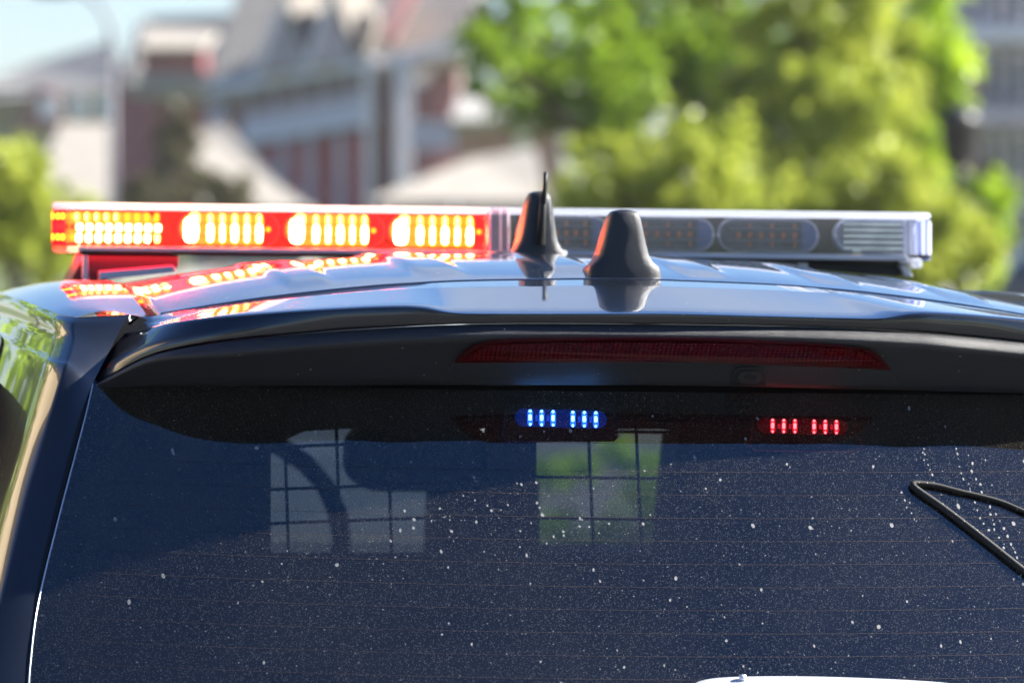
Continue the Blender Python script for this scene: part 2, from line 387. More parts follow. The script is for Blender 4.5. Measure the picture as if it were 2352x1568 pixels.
# ---- rear window
TA = math.tan(R(44))
def glass_v(u, w): return .060+.25*u*u-(wE0-w)*TA
edge = [carf(x, y, glass_v) for x, y in ((214, 880), (209, 905), (191, 980), (146, 1149), (99, 1336), (82, 1420), (72, 1505), (67, 1570), (66, 1660))]
NR, NCg = 40, 60
es = spline(edge, NR); rows = []
for e in es:
    rows.append([wp(-abs(e[0])+2*abs(e[0])*j/NCg, glass_v(-abs(e[0])+2*abs(e[0])*j/NCg, e[2]), e[2]) for j in range(NCg+1)])
mb = MB(); mb.grid(rows)
window = mb.build('rear_window', GLASS, suv, True)
for y in range(1083, 1600, 53):                      # heating wires
    u0, _, w0 = carf(1542, y, glass_v)
    um = np.interp(-w0, [-e[2] for e in es], [abs(e[0]) for e in es])-.05
    r0, r1 = [], []
    for j in range(41):
        u = -um+2*um*j/40; w = w0+.012*u*u
        r0.append(wp(u, glass_v(u, w)-.0007, w)); r1.append(wp(u, glass_v(u, w-.00035)-.0007, w-.00026))
    m = MB(); m.grid([r0, r1])
    if y < 1090: HEAT = simple('heater_wire_print', (.035, .018, .014), .8)
    m.build('heating_wire', HEAT, window)
EDGE = simple('glass_edge_highlight', (.6, .66, .72), .12, metal=.6, var=.02)  # bright tube colour stands for the highlight along the glass edge
for sgn in (-1, 1):
    m = MB(); m.tube([wp(sgn*(abs(e[0])+.0005), e[1]-.001, e[2]) for e in es], .0011, 6); m.build('glass_edge', EDGE, window, True)

# ---- body sides with rear pillars (left measured, right mirrored)
RIGHT_E = [(298,722,.258),(286,740,.245),(272,766,.232),(250,808,.210),(222,862,.172),(205,899,.168),(176,980,.110),(131,1149,.005),(86,1336,-.105),(72,1430,-.165),(61,1505,-.21),(57,1570,-.25),(55,1660,-.30)]
LEFT_E = [(176,729,.26),(170,741,.235),(168,758,.215),(170,783,.195),(158,825,.170),(148,853,.155),(109,980,.080),(56,1160,-.025),(14,1336,-.125),(-8,1430,-.18),(-24,1505,-.225),(-36,1570,-.262),(-50,1660,-.31)]
for k in range(5, len(RIGHT_E)):
    x, y, v = RIGHT_E[k]; RIGHT_E[k] = (x, y, carf(x, y, glass_v)[1]-.003)
RE = spline([car(*p) for p in RIGHT_E], 60); LE = spline([car(p[0], p[1], r[2]+.006+.004*k/12) for k, (p, r) in enumerate(zip(LEFT_E, RIGHT_E))], 60)
def gprof(v):
    if v < .361: return .088*(v-.361)
    if v < .95: return .088*(v-.361)-.0747*(v-.361)**2
    return .0259-.05*(v-.95)**2
def side_pts(sgn):
    rows = []
    for j in range(60):
        r, l = RE[j], LE[j]; row = []
        top = 1-j/59.
        for t in (0, .04, .3, .6, .88, .97):
            p = lerp(r, l, t); p[1] -= .003*math.sin(math.pi*t); row.append(p)
        row.append(l.copy())
        for dv in (.006, .03, .10, .22, .4, .65, .95, 1.3, 1.7, 2.2, 2.8, 3.6):
            hi = max(0., 1-abs(l[2]+.02)/.25)
            p = l.copy(); p[1] += dv
            p[0] -= .045*(1-math.exp(-dv/.5))+.012*min(dv, .03)/.03 - .01*dv*dv*.2
            p[2] += (gprof(p[1])-gprof(l[1]))*.35
            row.append(p)
        rows.append([wp(sgn*-p[0], p[1], p[2]) for p in row])
    return rows
for sgn in (-1, 1):
    m = MB(); rw = side_pts(-1 if sgn < 0 else 1)
    rw = [[ORG+CU*((p-ORG).dot(CU)) + CV*((p-ORG).dot(CV)) + CW*((p-ORG).dot(CW)) for p in r] for r in rw]
    m.grid(rw)
    # lower flank down to the sill
    last = rw[-1]; lower = [[p for p in last[6:]], [p - CW*.35 + CU*(.05*sgn) for p in last[6:]], [Vector((p.x+CU.x*.04*sgn, p.y, .55)) for p in last[6:]]]
    m.grid(lower)
    side = m.build('side_panel', PAINT_S, suv, True)
    # roof rail strip: between the ditch and the shoulder
    m = MB(); rows = []
    for v in (.258, .32, .42, .6, .8, 1.0, 1.25, 1.5, 1.8, 2.1):
        a = RE[0]; l = LE[0]; row = []
        dv = v-.258
        for t in (0., .10, .3, .55, .8, 1.0):
            p = lerp(a, l, t); p[1] = p[1]+dv
            out = .045*(1-math.exp(-dv/.5))+.012*min(dv, .03)/.03-.002*dv*dv
            p[0] -= out*t; p[2] += (gprof(p[1])-gprof(.258))*(.9-.55*t)+.006*math.sin(math.pi*t)
            if t == 0: p[0] += .02; p[2] -= .0
            row.append(wp(sgn*-p[0], p[1], p[2]))
        rows.append(row)
    m.grid(rows); m.build('roof_rail', PAINT_S, suv, True)
    # dark sheet added behind the pillar's inner edge to block light in the gap
    m = MB(); m.grid([[wp(sgn*(abs(p[0])+.001), p[1]+.006, p[2]-.001) for p in RE], [wp(sgn*(abs(p[0])-.045), p[1]+.040, p[2]-.012) for p in RE]])
    m.build('gap_filler', FLAT, suv)
    # seal in the gap beside the glass
    m = MB(); m.tube([wp(sgn*(abs(p[0])-.002), p[1]+.008, p[2]-.001) for p in RE[22:]], .0055, 8); m.build('window_seal', RUBBER, suv, True)

# ---- roof panel with stamped ribs
RIBS = [-.375, -.21, -.045, .12, .285, .45]
UW = .578
def roof_w(u, v):
    _, wa = interp_line(SA, max(-.60, min(.60, u)))
    h = 0.
    for c in RIBS:
        a = abs(u-c)
        h += .0034*sstep(.036, .018, a)*sstep(.40, .58, v)*sstep(2.1, 2.0, v)
    e = sstep(UW-.012, UW, abs(u))
    return float(wa)+gprof(v)-h*-1-.012*e
us = sorted(set([round(-UW+2*UW*i/220, 5) for i in range(221)]+[UW-.012, UW-.006, -UW+.012, -UW+.006]))
vs = [.374, .3745, .377, .384, .394]+[.402+.0075*i for i in range(14)]+[.52+.04*i for i in range(42)]
rows = []
for i, v in enumerate(vs):
    rows.append([wp(u, v+(float(interp_line(SA, max(-.6, min(.6, u)))[0])-.361)*sstep(.8, .45, v), roof_w(u, max(v, .377))-(.014 if i == 0 else .0015 if i == 1 else 0)) for u in us])
mb = MB(); mb.grid(rows); roof = mb.build('roof_panel', PAINT, suv, True)
# dark ditch mouldings beside the roof, and the floor of the seam
for sgn in (-1, 1):
    rows = [[], []]
    for v in [.28+.06*i for i in range(30)]:
        rows[0].append(wp(sgn*(UW-.008), v, roof_w(UW-.02, max(v, .377))-.013)); rows[1].append(wp(sgn*(UW+.06), v, roof_w(UW-.02, max(v, .377))-.013))
    m = MB(); m.grid(rows); m.build('ditch_moulding', PAINT, suv)
m = MB(); m.grid([[wp(u, .24, roof_w(u, .39)-.03) for u in us[::10]], [wp(u, .54, roof_w(u, .54)-.028) for u in us[::10]]]); m.build('seam_channel', RUBBER, suv)

# ---- cabin: headliner, floor, partition with wire grid, seats, dashboard, windscreen, bonnet, tailgate
def cbox(u0, v0, w0, u1, v1, w1):
    m = MB(); m.prism([wp(u0, v0, w0), wp(u1, v0, w0), wp(u1, v0, w1), wp(u0, v0, w1)], CV*(v1-v0)); return m
cbox(-.56, .16, -.085, .56, 1.95, -.075).build('headliner', DARK, suv)
cbox(-.80, -.3, -1.25, .80, 3.2, -1.2).build('cabin_floor', DARK, suv)
tg = cbox(-.72, -.52, -1.25, .72, -.46, wE0-.42).build('tailgate', PAINT, suv)
VP_ = .62
part = thing('partition', (0, 0, 0), None, None)
part.name = 'partition'; part.parent = suv; part.location = wp(0, VP_, -.3)-suv.location
def ppanel(px): return cextr(px, VP_, VP_+.02)
pieces = [crect(-300, 880, 622, 2050), crect(1118, 885, 1232, 2050), crect(1572, 885, 2900, 2050), crect(622, 1270, 1118, 2050), crect(1232, 1270, 1572, 2050), [(622, 860), (1118, 860), (1118, 984), (800, 984), (700, 990), (650, 1012), (622, 1030)], crect(1232, 860, 1572, 985)]
for p in pieces: ppanel(p).build('partition_panel', DARK, part)
WIRE = simple('black_wire', (.012, .012, .016), .6)
def wire(x0, y0, x1, y1, r=.0023):
    m = MB(); m.tube([wp(*car(x0, y0, VP_-.006)), wp(*car(x1, y1, VP_-.006))], r, 6); m.build('wire', WIRE, part, True)
for x in (655, 774, 892, 1006): wire(x-3, 940, x+8, 1275)
for y in (1022, 1119, 1197): wire(615, y+5, 1122, y-14)
for x in (1355, 1465): wire(x-6, 940, x+9, 1275)
for y in (990, 1096, 1190): wire(1228, y-1, 1576, y+3)
def seat(u, w0):
    b = cbox(u-.24, 1.55, -.95, u+.24, 1.70, w0-.12).build('seat_backrest', DARK, suv, True); bevel(b, .06, 4)
    h = cbox(u-.13, 1.52, w0-.10, u+.13, 1.62, w0+.10).build('headrest', DARK, suv, True); bevel(h, .045, 4)
cextr(stadium(806, 975, 1135, 1128, 8, rr=62), 1.55, 1.66).build('headrest', DARK, suv, True)
cextr([(1010, 1105), (1238, 1105), (1245, 1600), (985, 1600)], 1.57, 1.72).build('seat_backrest', DARK, suv)
m = MB(); m.tube([wp(*car(500+285*math.cos(a*math.pi/12), 1240+250*math.sin(a*math.pi/12), 2.05+.06*math.sin(a*math.pi/12))) for a in range(25)], .015, 8, False); m.build('steering_wheel', DARK, suv, True)
cextr([(1560, 1000), (1600, 985), (1700, 1600), (1500, 1600)], 1.57, 1.72).build('seat_backrest', DARK, suv)
cbox(-.70, 2.25, -.95, .70, 2.7, -.43).build('dashboard', DARK, suv)
mr = cbox(-.02, 2.25, -.19, .22, 2.27, -.13).build('interior_mirror', DARK, suv); bevel(mr, .015, 3)
m = MB(); m.grid([[wp(-.66, 1.98, -.005), wp(.66, 1.98, -.005)], [wp(-.78, 2.8, -.50), wp(.78, 2.8, -.50)]]); m.build('windscreen', WIND, suv)
m = MB(); m.grid([[wp(u, v, -.52-.06*(v-2.8)-.03*u*u*2) for u in (-.85, -.5, 0, .5, .85)] for v in (2.78, 3.2, 3.7, 4.1, 4.3)]); m.build('bonnet', PAINT, suv, True)
# quarter window on the left flank
def side_at(j, k): return SIDE_L[j][k]
SIDE_L = side_pts(-1)
QG = clear('dark_side_glass', (.05, .05, .06), ior=1.5, rough=.01)
rows = []
for j in range(20, 44):
    a = SIDE_L[j]; f = (j-20)/23.; row = []
    k0 = .62+.35*(1-math.sin(math.pi*min(1, f*1.2+.12)))**1.5
    base = LE[j]
    for dv in (k0, k0+.2, k0+.5, k0+.9):
        p = base.copy(); p[1] += dv; p[0] -= .045*(1-math.exp(-dv/.5))+.012-.01*dv*dv*.2+.0025; p[2] += (gprof(p[1])-gprof(base[1]))*.35
        row.append(wp(p[0], p[1], p[2]))
    rows.append(row)
m = MB(); m.grid(rows); m.build('quarter_window', QG, suv, True)

# ---- dried water spots on the window
def spot_mat(name, k):
    m = bpy.data.materials.new(name); m.use_nodes = True; t = m.node_tree; t.nodes.clear()
    o = t.nodes.new('ShaderNodeOutputMaterial'); a = t.nodes.new('ShaderNodeBsdfTransparent'); d = t.nodes.new('ShaderNodeBsdfDiffuse'); d.inputs[0].default_value = (.78, .77, .74, 1)
    x = t.nodes.new('ShaderNodeMixShader'); x.inputs[0].default_value = k; t.links.new(a.outputs[0], x.inputs[1]); t.links.new(d.outputs[0], x.inputs[2]); t.links.new(x.outputs[0], o.inputs[0]); return m
rs = random.Random(11); spots = []
for _ in range(190):
    x = 140+2500*rs.random()**.72; y = rs.uniform(930, 1640)
    if x < 330 and y < 1150: continue
    spots.append((x, y, rs.choice((1.2, 1.4, 1.6, 1.8, 2.2, 2.6, 3.0, 4.2))))
for k in range(6):                                     # clusters where drops have run
    cx, cy = rs.uniform(900, 1550), rs.uniform(1080, 1480)
    for _ in range(7): spots.append((cx+rs.gauss(0, 35), cy+rs.gauss(0, 45), rs.uniform(1.2, 3.4)))
for x0, y0, n in ((2120, 1030, 9), (2195, 1030, 14), (2225, 1045, 16), (2290, 1180, 12), (2075, 1130, 5), (2330, 1300, 9)):
    x, y = x0, y0
    for _ in range(n):
        spots.append((x+rs.gauss(0, 2), y, rs.uniform(1.2, 3.4))); x += rs.uniform(2, 9); y += rs.uniform(7, 19)
fill, rim = MB(), MB()
for x, y, r in spots:
    e = rs.uniform(1.0, 1.35); ph_ = rs.random()*6; A_, B_ = [], []
    u0, v0, w0 = carf(x, y, glass_v); sc_ = (6.6+v0)/FPX
    for i in range(9):
        a = i*2*math.pi/9; rr = r*(1+.14*math.sin(2*a+ph_))
        for L_, f in ((A_, 1.), (B_, .66)):
            du, dw = rr*f*math.cos(a)*sc_, rr*f*e*math.sin(a)*sc_
            L_.append(wp(u0+du, glass_v(u0+du, w0+dw)-.0006, w0+dw))
    fill.add(B_, [tuple(range(9))]); rim.grid([A_, B_], True)
tag(fill.build('water_spots', spot_mat('water_spot_film', .27), window), kind='stuff')
tag(rim.build('water_spot_rims', spot_mat('water_spot_rim', .30), window), kind='stuff')

# ---- wiper cover at the foot of the window
wpx = [(1584,1580),(1600,1566),(1631,1558),(1670,1554.5),(1706,1553),(1790,1552),(1882,1553),(1980,1556),(2070,1560),(2170,1567),(2260,1580)]
def wz(x, y, o): 
    u, v, w = carf(x, y, glass_v); return wp(u, v-o, w)
m = MB(); rows = [[], [], [], []]
for x, y in spline(wpx, 40):
    b = wz(x, y, .012); rows[0].append(b+CV*.014); rows[1].append(b); rows[2].append(b-CW*.010-CV*.022); rows[3].append(b-CW*.045-CV*.040)
m.grid(rows); wip = m.build('rear_wiper', SILVER, suv, True)
m = MB(); m.tube([wz(1692, 1552, .018), wz(1706, 1552, .018)], .0035, 10); m.build('wiper_clip', SILVER, wip, True)

# ---- dark tube added for a loop reflected in the right of the window
cp = [(2600,1478),(2470,1398),(2352,1311),(2285,1258),(2220,1207),(2160,1162),(2118,1133),(2097,1117),(2097,1110),(2112,1109.5),(2150,1114),(2201,1127),(2250,1138),(2300,1152),(2352,1174),(2470,1222),(2600,1290)]
pts = []
for x, y in spline(cp, 70):
    u, v, w = carf(x, y, glass_v); pts.append(wp(u, v-.0042, w))
m = MB(); m.tube(pts, lambda t: .0042 if t < .42 else .0042-.0016*min(1, (t-.42)/.3), 8)
LOOP_DARK = dusted('dusty_reflection_black', (.008, .008, .008), .7, 0., scale=420., thr=.6, rad=.26)
tag(m.build('reflection_loop', LOOP_DARK, None, True, loc=pts[0]), 'dark loop reflected in the right side of the dusty rear window, added as a tube', 'reflection')

# ---- antennas
FZ = [0, .10, .17, .24, .33, .5, .8, .92, .97, .992, 1.0]; FW = [1, .975, .92, .80, .69, .60, .48, .41, .33, .18, 0]
def fin(name, px, py, v0, hb, h, length, mat, parent, lean=.0):
    """shark fin: bell-shaped tail towards the viewer, low nose towards the bonnet"""
    cu, _, cw = car(px, py, v0); rows = []
    for i in range(25):
        s = -.05+1.05*i/24.; v = v0+length*max(0, s)
        hh = h*(1-sstep(.12, 1.05, s)*.93); hw = hb*(1-.75*max(0, (s-.35)/.65)**2); k = 1.
        if i == 0: k = .0
        if i == 1: k = .86; v = v0+.0015
        if i == 2: k = .96; v = v0+.005
        if i == 0: v = v0-.001; k = .55
        if i == 24: k = .55
        row = []
        zs = [0, .05, .10, .17, .24, .33, .42, .5, .6, .7, .8, .87, .92, .95, .97, .985, .992, .997, 1.0]
        for z in zs+zs[-2::-1]:
            sg = -1 if len(row) < len(zs) else 1
            x = hw*float(np.interp(z, FZ, FW))*(k if z > .2 else min(1, k+.06))
            zz = z*(.86+.14*k) if k < 1 else z
            row.append(wp(cu+sg*x, v+lean*z, cw-.004+hh*zz))
        rows.append(row)
    m = MB(); m.grid(rows); n = len(rows[0])
    m.f.append(tuple(range(n))); m.f.append(tuple(24*n+q for q in range(n)))
    o = m.build(name, mat, parent, True)
    g = MB(); ring_ = []
    for i in range(24):
        a = i*math.pi/12; ring_.append(wp(cu+(hb-.0005)*math.cos(a)*(1-.25*max(0, math.sin(a))), v0+length*.42+length*.50*math.sin(a)*1.02, cw-.012))
    g.prism(ring_, CW*.0085); g.build('base_gasket', RUBBER, o)
    return o
fin('shark_fin_antenna', 1437, 631, .40, .0455, .084, .17, PLASTIC2, suv, .006)
wb = fin('whip_antenna', 1240, 603, .90, .037, .098, .17, PLASTIC2, suv, .004)
cu, _, cw = car(1258, 560, .89)
m = MB(); m.tube([wp(*car(1242, 562, .893)), wp(*car(1246, 480, .893)), wp(*car(1250, 440, .898))], lambda t: .0062-.0022*t, 10); m.build('mast_socket', RUBBER, wb, True)
m = MB(); m.tube([wp(*car(1249, 470, .892)), wp(*car(1252, 420, .894)), wp(*car(1253.5, 396, .896))], lambda t: .0030 if t < .6 else .0037, 10); m.build('mast', RUBBER, wb, True)
GREYP = simple('grey_plastic', (.22, .23, .24), .6)
b = cextr(stadium(1228, 574, 1304, 608, 5, rr=8), .94, 1.05).build('antenna_foot', GREYP, wb, True); bevel(b, .004, 2)

# ================================================================== LIGHT BAR
VB = 1.36; BD = .27
bar = thing('light_bar', wp(*car(1130, 600, VB+.13)), 'long roof light bar with left half flashing red', 'light bar')
def yt(x): return 466+ (x-118)*(24/2022.)             # top edge in pixels, the bar hangs to the right
def bpoly(pts): return [(x, y+(x-118)*(24/2022.)) for x, y in pts]
UMID = car(1130, 520, VB)[0]
def bpart(name, pts, v0, v1, mat, parent=bar, bw=0., smooth=False, taper=0.):
    if taper:
        c0 = [car(x, y, v0) for x, y in bpoly(pts)]; n = len(c0); m = MB(); kk = 1-taper
        m.add([wp(*c) for c in c0]+[wp(UMID+(c[0]-UMID)*kk, v1, c[2]) for c in c0],
              [tuple(range(n)), tuple(range(2*n-1, n-1, -1))]+[(i, (i+1) % n, n+(i+1) % n, n+i) for i in range(n)])
    else: m = cextr(bpoly(pts), v0, v1)
    o = m.build(name, mat, parent, smooth)
    if bw: bevel(o, bw, 3)
    return o
bpart('base_tray', crect(150, 566, 2110, 583), VB+.02, VB+BD-.02, BLACKM, bw=.003)
bpart('lower_rail', crect(180, 563, 2085, 575), VB+.004, VB+.02, ALU, bw=.002)
bpart('back_plate', crect(135, 479, 2105, 562), VB+.055, VB+BD-.03, BLACKM, taper=.08)
bpart('top_cover', stadium(119, 465, 2139, 480, 4, rr=7), VB, VB+BD, CLEARTOP, bw=.006, smooth=True, taper=.10)
REDBACK = emis('lit_red_reflector', (1.0, .006, .03), .55)
REDGLOW = emis('lit_red_lens_cell', (1.0, .02, .035), .9)
REDRIM = emis('lit_red_rim', (1.0, .10, .13), .8)
YEL = emis('lit_amber_halo', (1.0, .30, .012), 5.0)
HOT = emis('lit_led_core', (1.0, .72, .36), 34.)
HOT2 = emis('lit_led_core_soft', (1.0, .62, .16), 11.)
# red lens in front of the lit half, clear lens in front of the dark half
bpart('red_lens', crect(150, 480, 1122, 563), VB+.003, VB+.006, REDLENS)
bpart('clear_lens', crect(1172, 480, 2098, 563), VB+.003, VB+.006, CLEAR)
e1 = bpart('end_lens', stadium(119, 480, 152, 574, 4, right=False, rr=8), VB+.004, VB+BD, REDLENS, taper=.10)
e2 = bpart('end_lens', stadium(2098, 480, 2139, 576, 4, left=False, rr=10), VB+.004, VB+BD, CLEAR, taper=.10)
bpart('end_foot', stadium(122, 565, 186, 580, 4, rr=6), VB+.01, VB+.2, CLEARTOP, bw=.002, taper=.07)
bpart('end_foot', stadium(2070, 570, 2118, 583, 4, rr=6), VB+.01, VB+.2, CLEARTOP, bw=.002, taper=.07)
bpart('end_foot', stadium(2102, 576, 2118, 592, 4, rr=6), VB+.02, VB+.05, CLEARTOP)
c = bpart('centre_cap', crect(1119, 465, 1174, 577), VB-.002, VB+BD, clear('milky_clear_plastic', (.8, .84, .95), haze=.28, hcol=(.8, .84, .95)), bw=.006)
for x in (1124, 1148, 1166): bpart('cap_rib', crect(x, 470, x+4, 574), VB-.004, VB-.002, CLEARTOP, c)
bpart('red_back', crect(122, 480, 1118, 562), VB+.045, VB+.052, simple('red_tinted_tray', (.20, .006, .012), .4))
led_cache = {}
def led(x, y, wpx_, hpx, v, mat, parent, key):
    """small rounded emitter; alike ones share one mesh"""
    P = wp(*car(x, y+(x-118)*(24/2022.), v)); k = (key, wpx_, hpx)
    if k in led_cache:
        o = led_cache[k].copy(); COL.objects.link(o); o.parent = parent; o.location = P-wloc(parent); return o
    s = (VB+6.6)/FPX; m = MB(); pl = []
    for i in range(12):
        a = i*math.pi/6; cx, cy = math.cos(a), math.sin(a)
        pl.append(P+CU*(wpx_/2*s*math.copysign(abs(cx)**.6, cx))+CW*(hpx/2*s*math.copysign(abs(cy)**.6, cy)))
    m.prism(pl, CV*.002); o = m.build('led', mat, parent, loc=P); led_cache[k] = o; return o
RIM = clear('clear_rim', (.7, .75, .9), haze=.45, hcol=(.6, .66, .8))
def ring(x0, y0, x1, y1, t, v, mat, parent, name='module_rim', **kw):
    a = bpoly(stadium(x0, y0, x1, y1, 8, **kw)); b = bpoly(stadium(x0+t, y0+t, x1-t, y1-t, 8, **kw))
    A = [wp(*car(x, y, v)) for x, y in a]; B = [wp(*car(x, y, v)) for x, y in b]
    m = MB(); m.grid([A, [p-CV*.004 for p in A], [p-CV*.004 for p in B], B], True); return m.build(name, mat, parent, True)
def lit_module(x0, x1, first):
    mod = thing('lamp_module', wp(*car((x0+x1)/2, 520, VB+.03)), None, None); mod.parent = bar; mod.location = wp(*car((x0+x1)/2, 520, VB+.03))-bar.location
    cextr(bpoly(stadium(x0, 481, x1, 561, 9)), VB+.036, VB+.044).build('reflector', REDBACK, mod)
    cextr(bpoly(stadium(x1-74, 483, x1-4, 559, 9)), VB+.033, VB+.035).build('lens_cell', REDGLOW, mod)
    cextr(bpoly(stadium(x0+6, 485, x1-48, 557, 9, right=False)), VB+.0315, VB+.0325).build('amber_cell', simple('dummy', (1, 1, 1)) if False else YELD, mod)
    w = (x1-48)-(x0+66)
    ring(x0, 481, x1, 561, 3, VB+.030, REDRIM, mod)
    led(x0+32, 524, 34, 58, VB+.026, HOT, mod, 'a'); led(x0+40, 498, 24, 26, VB+.026, HOT2, mod, 'b')
    for i in range(5):
        x = x0+76+i*(w/4.3)
        led(x, 521, 20, 72, VB+.029, YEL, mod, 'y')
        led(x, 530, 15 if i % 2 == 0 else 10, 42, VB+.024, HOT, mod, 'c%d' % (i % 2)); led(x, 498, 10, 22, VB+.024, HOT2, mod, 'd')
    for y in (507, 537): cextr(bpoly(crect(x0+18, y, x1-46, y+2.5)), VB+.0225, VB+.023).build('lens_line', ORL, mod)
    led(x1-26, 521, 11, 11, VB+.028, YEL, mod, 'e')
    return mod
ORL = emis('lit_orange_line', (1.0, .45, .04), .8)
YELD = emis('lit_amber_reflector', (1.0, .45, .05), 1.7)
for i, (a, b) in enumerate(((407, 642), (650, 884), (889, 1126))): lit_module(a, b, i)
mod = thing('end_lamp_module', wp(*car(250, 520, VB+.03)), None, None); mod.parent = bar; mod.location = wp(*car(250, 520, VB+.03))-bar.location
cextr(bpoly(stadium(126, 480, 370, 561, 9, left=False)), VB+.036, VB+.044).build('reflector', REDBACK, mod)
cextr(bpoly(stadium(150, 486, 362, 556, 9, left=False)), VB+.0315, VB+.0325).build('amber_cell', YELD, mod)
for i in range(9):
    x = 180+i*22.5
    led(x, 497, 13, 22, VB+.028, YEL, mod, 'f'); led(x+3, 521, 14, 17, VB+.024, HOT, mod, 'g'); led(x+1, 545, 13, 20, VB+.024, HOT if i < 8 else HOT2, mod, 'h%d' % (i < 8))
    if i < 5: led(x-4, 497, 8, 18, VB+.024, HOT2, mod, 'i')
for i in range(4):
    for y in (496, 520, 544): led(133+i*11, y, 8, 14, VB+.028, REDGLOW if y == 520 else YEL, mod, 'j%d' % y)
# dark modules on the right
GRID_D = simple('dark_led_board', (.05, .055, .065), .4, nscale=60, var=.5)
AMBD = simple('unlit_amber_led', (.42, .13, .04), .5)
def dark_module(x0, x1):
    mod = thing('lamp_module', wp(*car((x0+x1)/2, 520, VB+.03)), None, None); mod.parent = bar; mod.location = wp(*car((x0+x1)/2, 520, VB+.03))-bar.location
    cextr(bpoly(stadium(x0, 482, x1, 561, 9)), VB+.036, VB+.044).build('reflector', GRID_D, mod)
    ring(x0, 482, x1, 561, 5, VB+.034, RIM, mod)
    cextr(bpoly(stadium(x1-36, 485, x1-4, 558, 6, left=False)), VB+.033, VB+.035).build('blue_cell', BLUED, mod)
    for i in range(6):
        x = x0+50+i*(x1-x0-105)/5.
        led(x, 521, 8, 14, VB+.03, AMBD, mod, 'k')
        if i % 2 == 1: led(x, 543, 5, 16, VB+.03, AMBD, mod, 'l'); led(x, 500, 5, 12, VB+.03, AMBD, mod, 'm')
    for y in (492, 504, 532, 548): cextr(bpoly(crect(x0+24, y, x1-24, y+2)), VB+.029, VB+.0295).build('lens_line', SLATE, mod)
BLUED = simple('unlit_blue_cell', (.06, .11, .26), .3); SLATE = simple('slate_line', (.16, .18, .22), .4)
for a, b in ((1185, 1400), (1408, 1640), (1647, 1880)): dark_module(a, b)
mod = thing('end_lamp_module', wp(*car(2010, 520, VB+.03)), None, None); mod.parent = bar; mod.location = wp(*car(2010, 520, VB+.03))-bar.location
CHROME = simple('chrome_reflector', (.8, .83, .88), .18, metal=1.0, var=.3, nscale=30)
cextr(bpoly(stadium(1915, 480, 2100, 561, 9, right=False)), VB+.030, VB+.044).build('reflector', simple('clear_end_reflector', (.30, .33, .38), .3, var=.4, nscale=40), mod)
ring(1915, 480, 2100, 561, 6, VB+.028, RIM, mod, right=False)
for y in (490, 503, 517, 531, 545): cextr(bpoly(crect(1938, y, 2078, y+6)), VB+.022, VB+.030).build('lens_bar', CHROME, mod)
cextr(bpoly(crect(2096, 484, 2130, 560)), VB+.03, VB+.05).build('blue_end_cell', simple('blue_white_plastic', (.35, .42, .85), .2), mod)
for x in (2078, 2090, 2104, 2120): cextr(bpoly(crect(x, 484, x+5, 562)), VB+.012, VB+.02).build('lens_fin', CLEARTOP, mod)
for x in (1962, 1972): led(x, 553, 8, 8, VB+.015, CHROME, mod, 'n')
# the lit half's own light, and an added red lamp below it
def glow(px0, px1, py, v, w, face, p):
    a, b = wp(*car(px0, py+(px0-118)*(24/2022.), v)), wp(*car(px1, py+(px1-118)*(24/2022.), v))
    l = bpy.data.lights.new('lamp_glow', 'AREA'); l.shape = 'RECTANGLE'; l.size = (b-a).length; l.size_y = w; l.color = (1, .012, .025); l.energy = p
    o = bpy.data.objects.new('lamp_glow', l); COL.objects.link(o); o.parent = bar
    z = -face; x = (b-a).normalized(); y = z.cross(x); o.matrix_world = Matrix.Translation((a+b)/2-wloc(bar)) @ Matrix((x, y, z)).transposed().to_4x4()
glow(140, 1120, 521, VB+.034, .045, -CV, 2.4)
glow(140, 1120, 586, VB+.13, .2, -CW, 3.0)  # added downward lamp, its red stands for bloom under the bar
# feet: left bracket, plates, right bracket
bpart('mounting_foot', [(158, 652), (192, 584), (410, 584), (410, 612), (300, 618), (228, 640), (200, 660)], VB+.05, VB+.22, BLACKM, bw=.002)
bpart('foot_strut', crect(190, 584, 203, 650), VB+.03, VB+.05, ALU, bw=.001)
bpart('foot_plate', [(228, 622), (400, 606), (404, 622), (250, 640), (228, 642)], VB+.02, VB+.06, ALU, bw=.002)
bpart('mounting_foot', [(1830, 578), (2082, 578), (2092, 602), (2060, 612), (1900, 600), (1840, 596)], VB+.05, VB+.22, BLACKM, bw=.002)
bpart('foot_strut', crect(1838, 580, 1856, 602), VB+.03, VB+.05, ALU, bw=.001)
bpart('foot_bracket', [(2066, 586), (2088, 586), (2096, 612), (2082, 612)], VB+.03, VB+.05, ALU, bw=.001)

